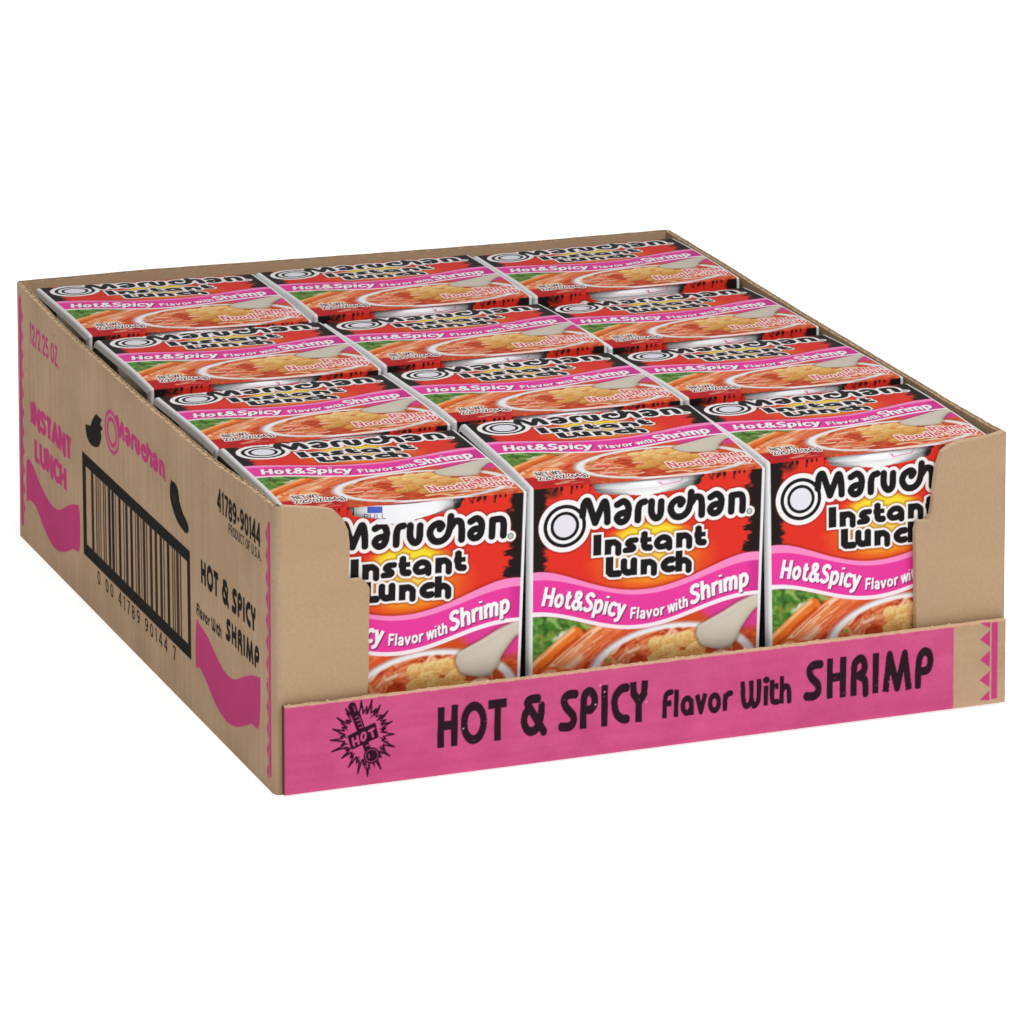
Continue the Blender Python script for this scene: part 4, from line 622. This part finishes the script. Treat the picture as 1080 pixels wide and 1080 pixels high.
def strokes_on_rim(lines, r, wt, m, name, par):
    """Print lying on the curved rim, one thin mesh; lines are (u, z) in millimetres."""
    V, Fc = [], []
    for P in lines:
        P = np.array(P, float)
        for i in range(len(P)-1):
            n_ = max(1, int(np.hypot(*(P[i+1]-P[i]))/1.5))
            for k in range(n_):
                a, b = P[i]+(P[i+1]-P[i])*k/n_, P[i]+(P[i+1]-P[i])*(k+1)/n_; d = b-a; L_ = math.hypot(*d)
                if L_ < 1e-6: continue
                nrm = np.array([-d[1], d[0]])/L_; base_ = len(V)
                for q in (a+nrm*wt/2, a-nrm*wt/2, b-nrm*wt/2, b+nrm*wt/2): V.append((q[0], CY-math.sqrt(max(r*r-(q[0]-CX)**2, 1)), q[1]))
                Fc.append((base_, base_+1, base_+2, base_+3))
    return mesh_obj(name, V, Fc, m, par)
# lid A: white film tab folded down over the rim, blue square and PULL.  lid B: pink outline print on the rim
tabA = band(-114, -66, 42.5, lambda t: 88.4+max(0, t-.42)*5.6, 94.9, M_film, 'pull_tab')
strokes_on_rim([[(28.4, 93.5), (33.2, 93.5)]], 42.6, 2.2, M_inkblue, 'blue_square', tabA)
st, wd_ = letters('PULL'); strokes_on_rim([[(27.2+p[0]/wd_*7.2, 90.2+p[1]*1.9) for p in P] for P in st], 42.6, .28, M_inkgrey, 'printed_word', tabA)
prB = strokes_on_rim([[(45.2, 94.2), (46.6, 92.7), (54.2, 92.9), (54.9, 94.0)], [(46.6, 92.7), (46.2, 94.2)]], 42.06, .22, M_inkpink, 'tab_print', lid)

POSE = {  # (column, row): x left, width, front z left/right, back z left/right
(1, 1): (5.4, 83.7, 96.8, 95.0, 99.6, 98.0), (1, 2): (5.4, 83.8, 97.8, 98.6, 98.0, 98.2), (1, 3): (5.5, 82.9, 99.0, 98.2, 98.9, 98.8), (1, 4): (5.2, 84.0, 99.3, 98.7, 101.6, 98.9),
(2, 1): (90.6, 83.2, 95.8, 94.8, 99.4, 99.0), (2, 2): (91.0, 83.3, 99.0, 97.7, 97.6, 98.4), (2, 3): (92.0, 82.7, 99.4, 100.0, 98.1, 98.1), (2, 4): (91.4, 82.8, 99.3, 98.9, 98.8, 99.2),
(3, 1): (176.5, 84.8, 96.1, 97.5, 98.6, 98.3), (3, 2): (178.0, 84.2, 98.9, 98.5, 96.9, 97.4), (3, 3): (179.0, 83.6, 98.2, 98.9, 96.6, 97.0), (3, 4): (178.6, 83.4, 99.0, 99.3, 98.0, 99.0)}
ROWS = {1: 'front row', 2: 'second row', 3: 'third row', 4: 'back row'}
COLS = {1: 'beside the printed panel', 2: 'middle column', 3: 'beside the plain panel'}
PITCH_Y = (D-7)/4
def copy_tree(o, parent=None, skip=()):
    c = o.copy(); S.collection.objects.link(c)
    if parent: c.parent = parent
    for ch in o.children:
        if ch not in skip: copy_tree(ch, c, skip)
    return c
TABS = {(1, 1)}
first = True
protoB = None
order = sorted(POSE, key=lambda k: (k[1], k[0]))
made = {}
for key in order:
    made[key] = copy_tree(cup0, None, (prB,) if key in TABS else (tabA,))
for ch in list(cup0.children_recursive)+[cup0]: bpy.data.objects.remove(ch, do_unlink=True)
for key in order:
    c, r = key; o = made[key]; x, wd, fl_, fr_, bl_, br_ = POSE[key]; x -= .25
    wd = POSE[(c+1, r)][0]-.25-x-.9 if c < 3 else wd+.4
    y0 = 3.5+(r-1)*PITCH_Y; pit = ((bl_+br_)/2-(fl_+fr_)/2-(ZB-ZF))/YB; rol = -((fr_-fl_)*.5+(br_-bl_)*.5)/SW
    o.rotation_euler = (pit, rol, rng.normal(0, .008)); o.scale = (wd/SW, 1, 1)
    R_ = o.rotation_euler.to_matrix(); want = Vector((x, y0, (fl_))); got = R_ @ Vector((0, 0, ZF)); o.location = [(want[i]-got[i])*MM for i in range(3)]
    tag(o, label=f"noodle cup in red and pink sleeve, {ROWS[r]} in the tray, {COLS[c]}", category='noodle cup', group='noodle cups packed in the tray')
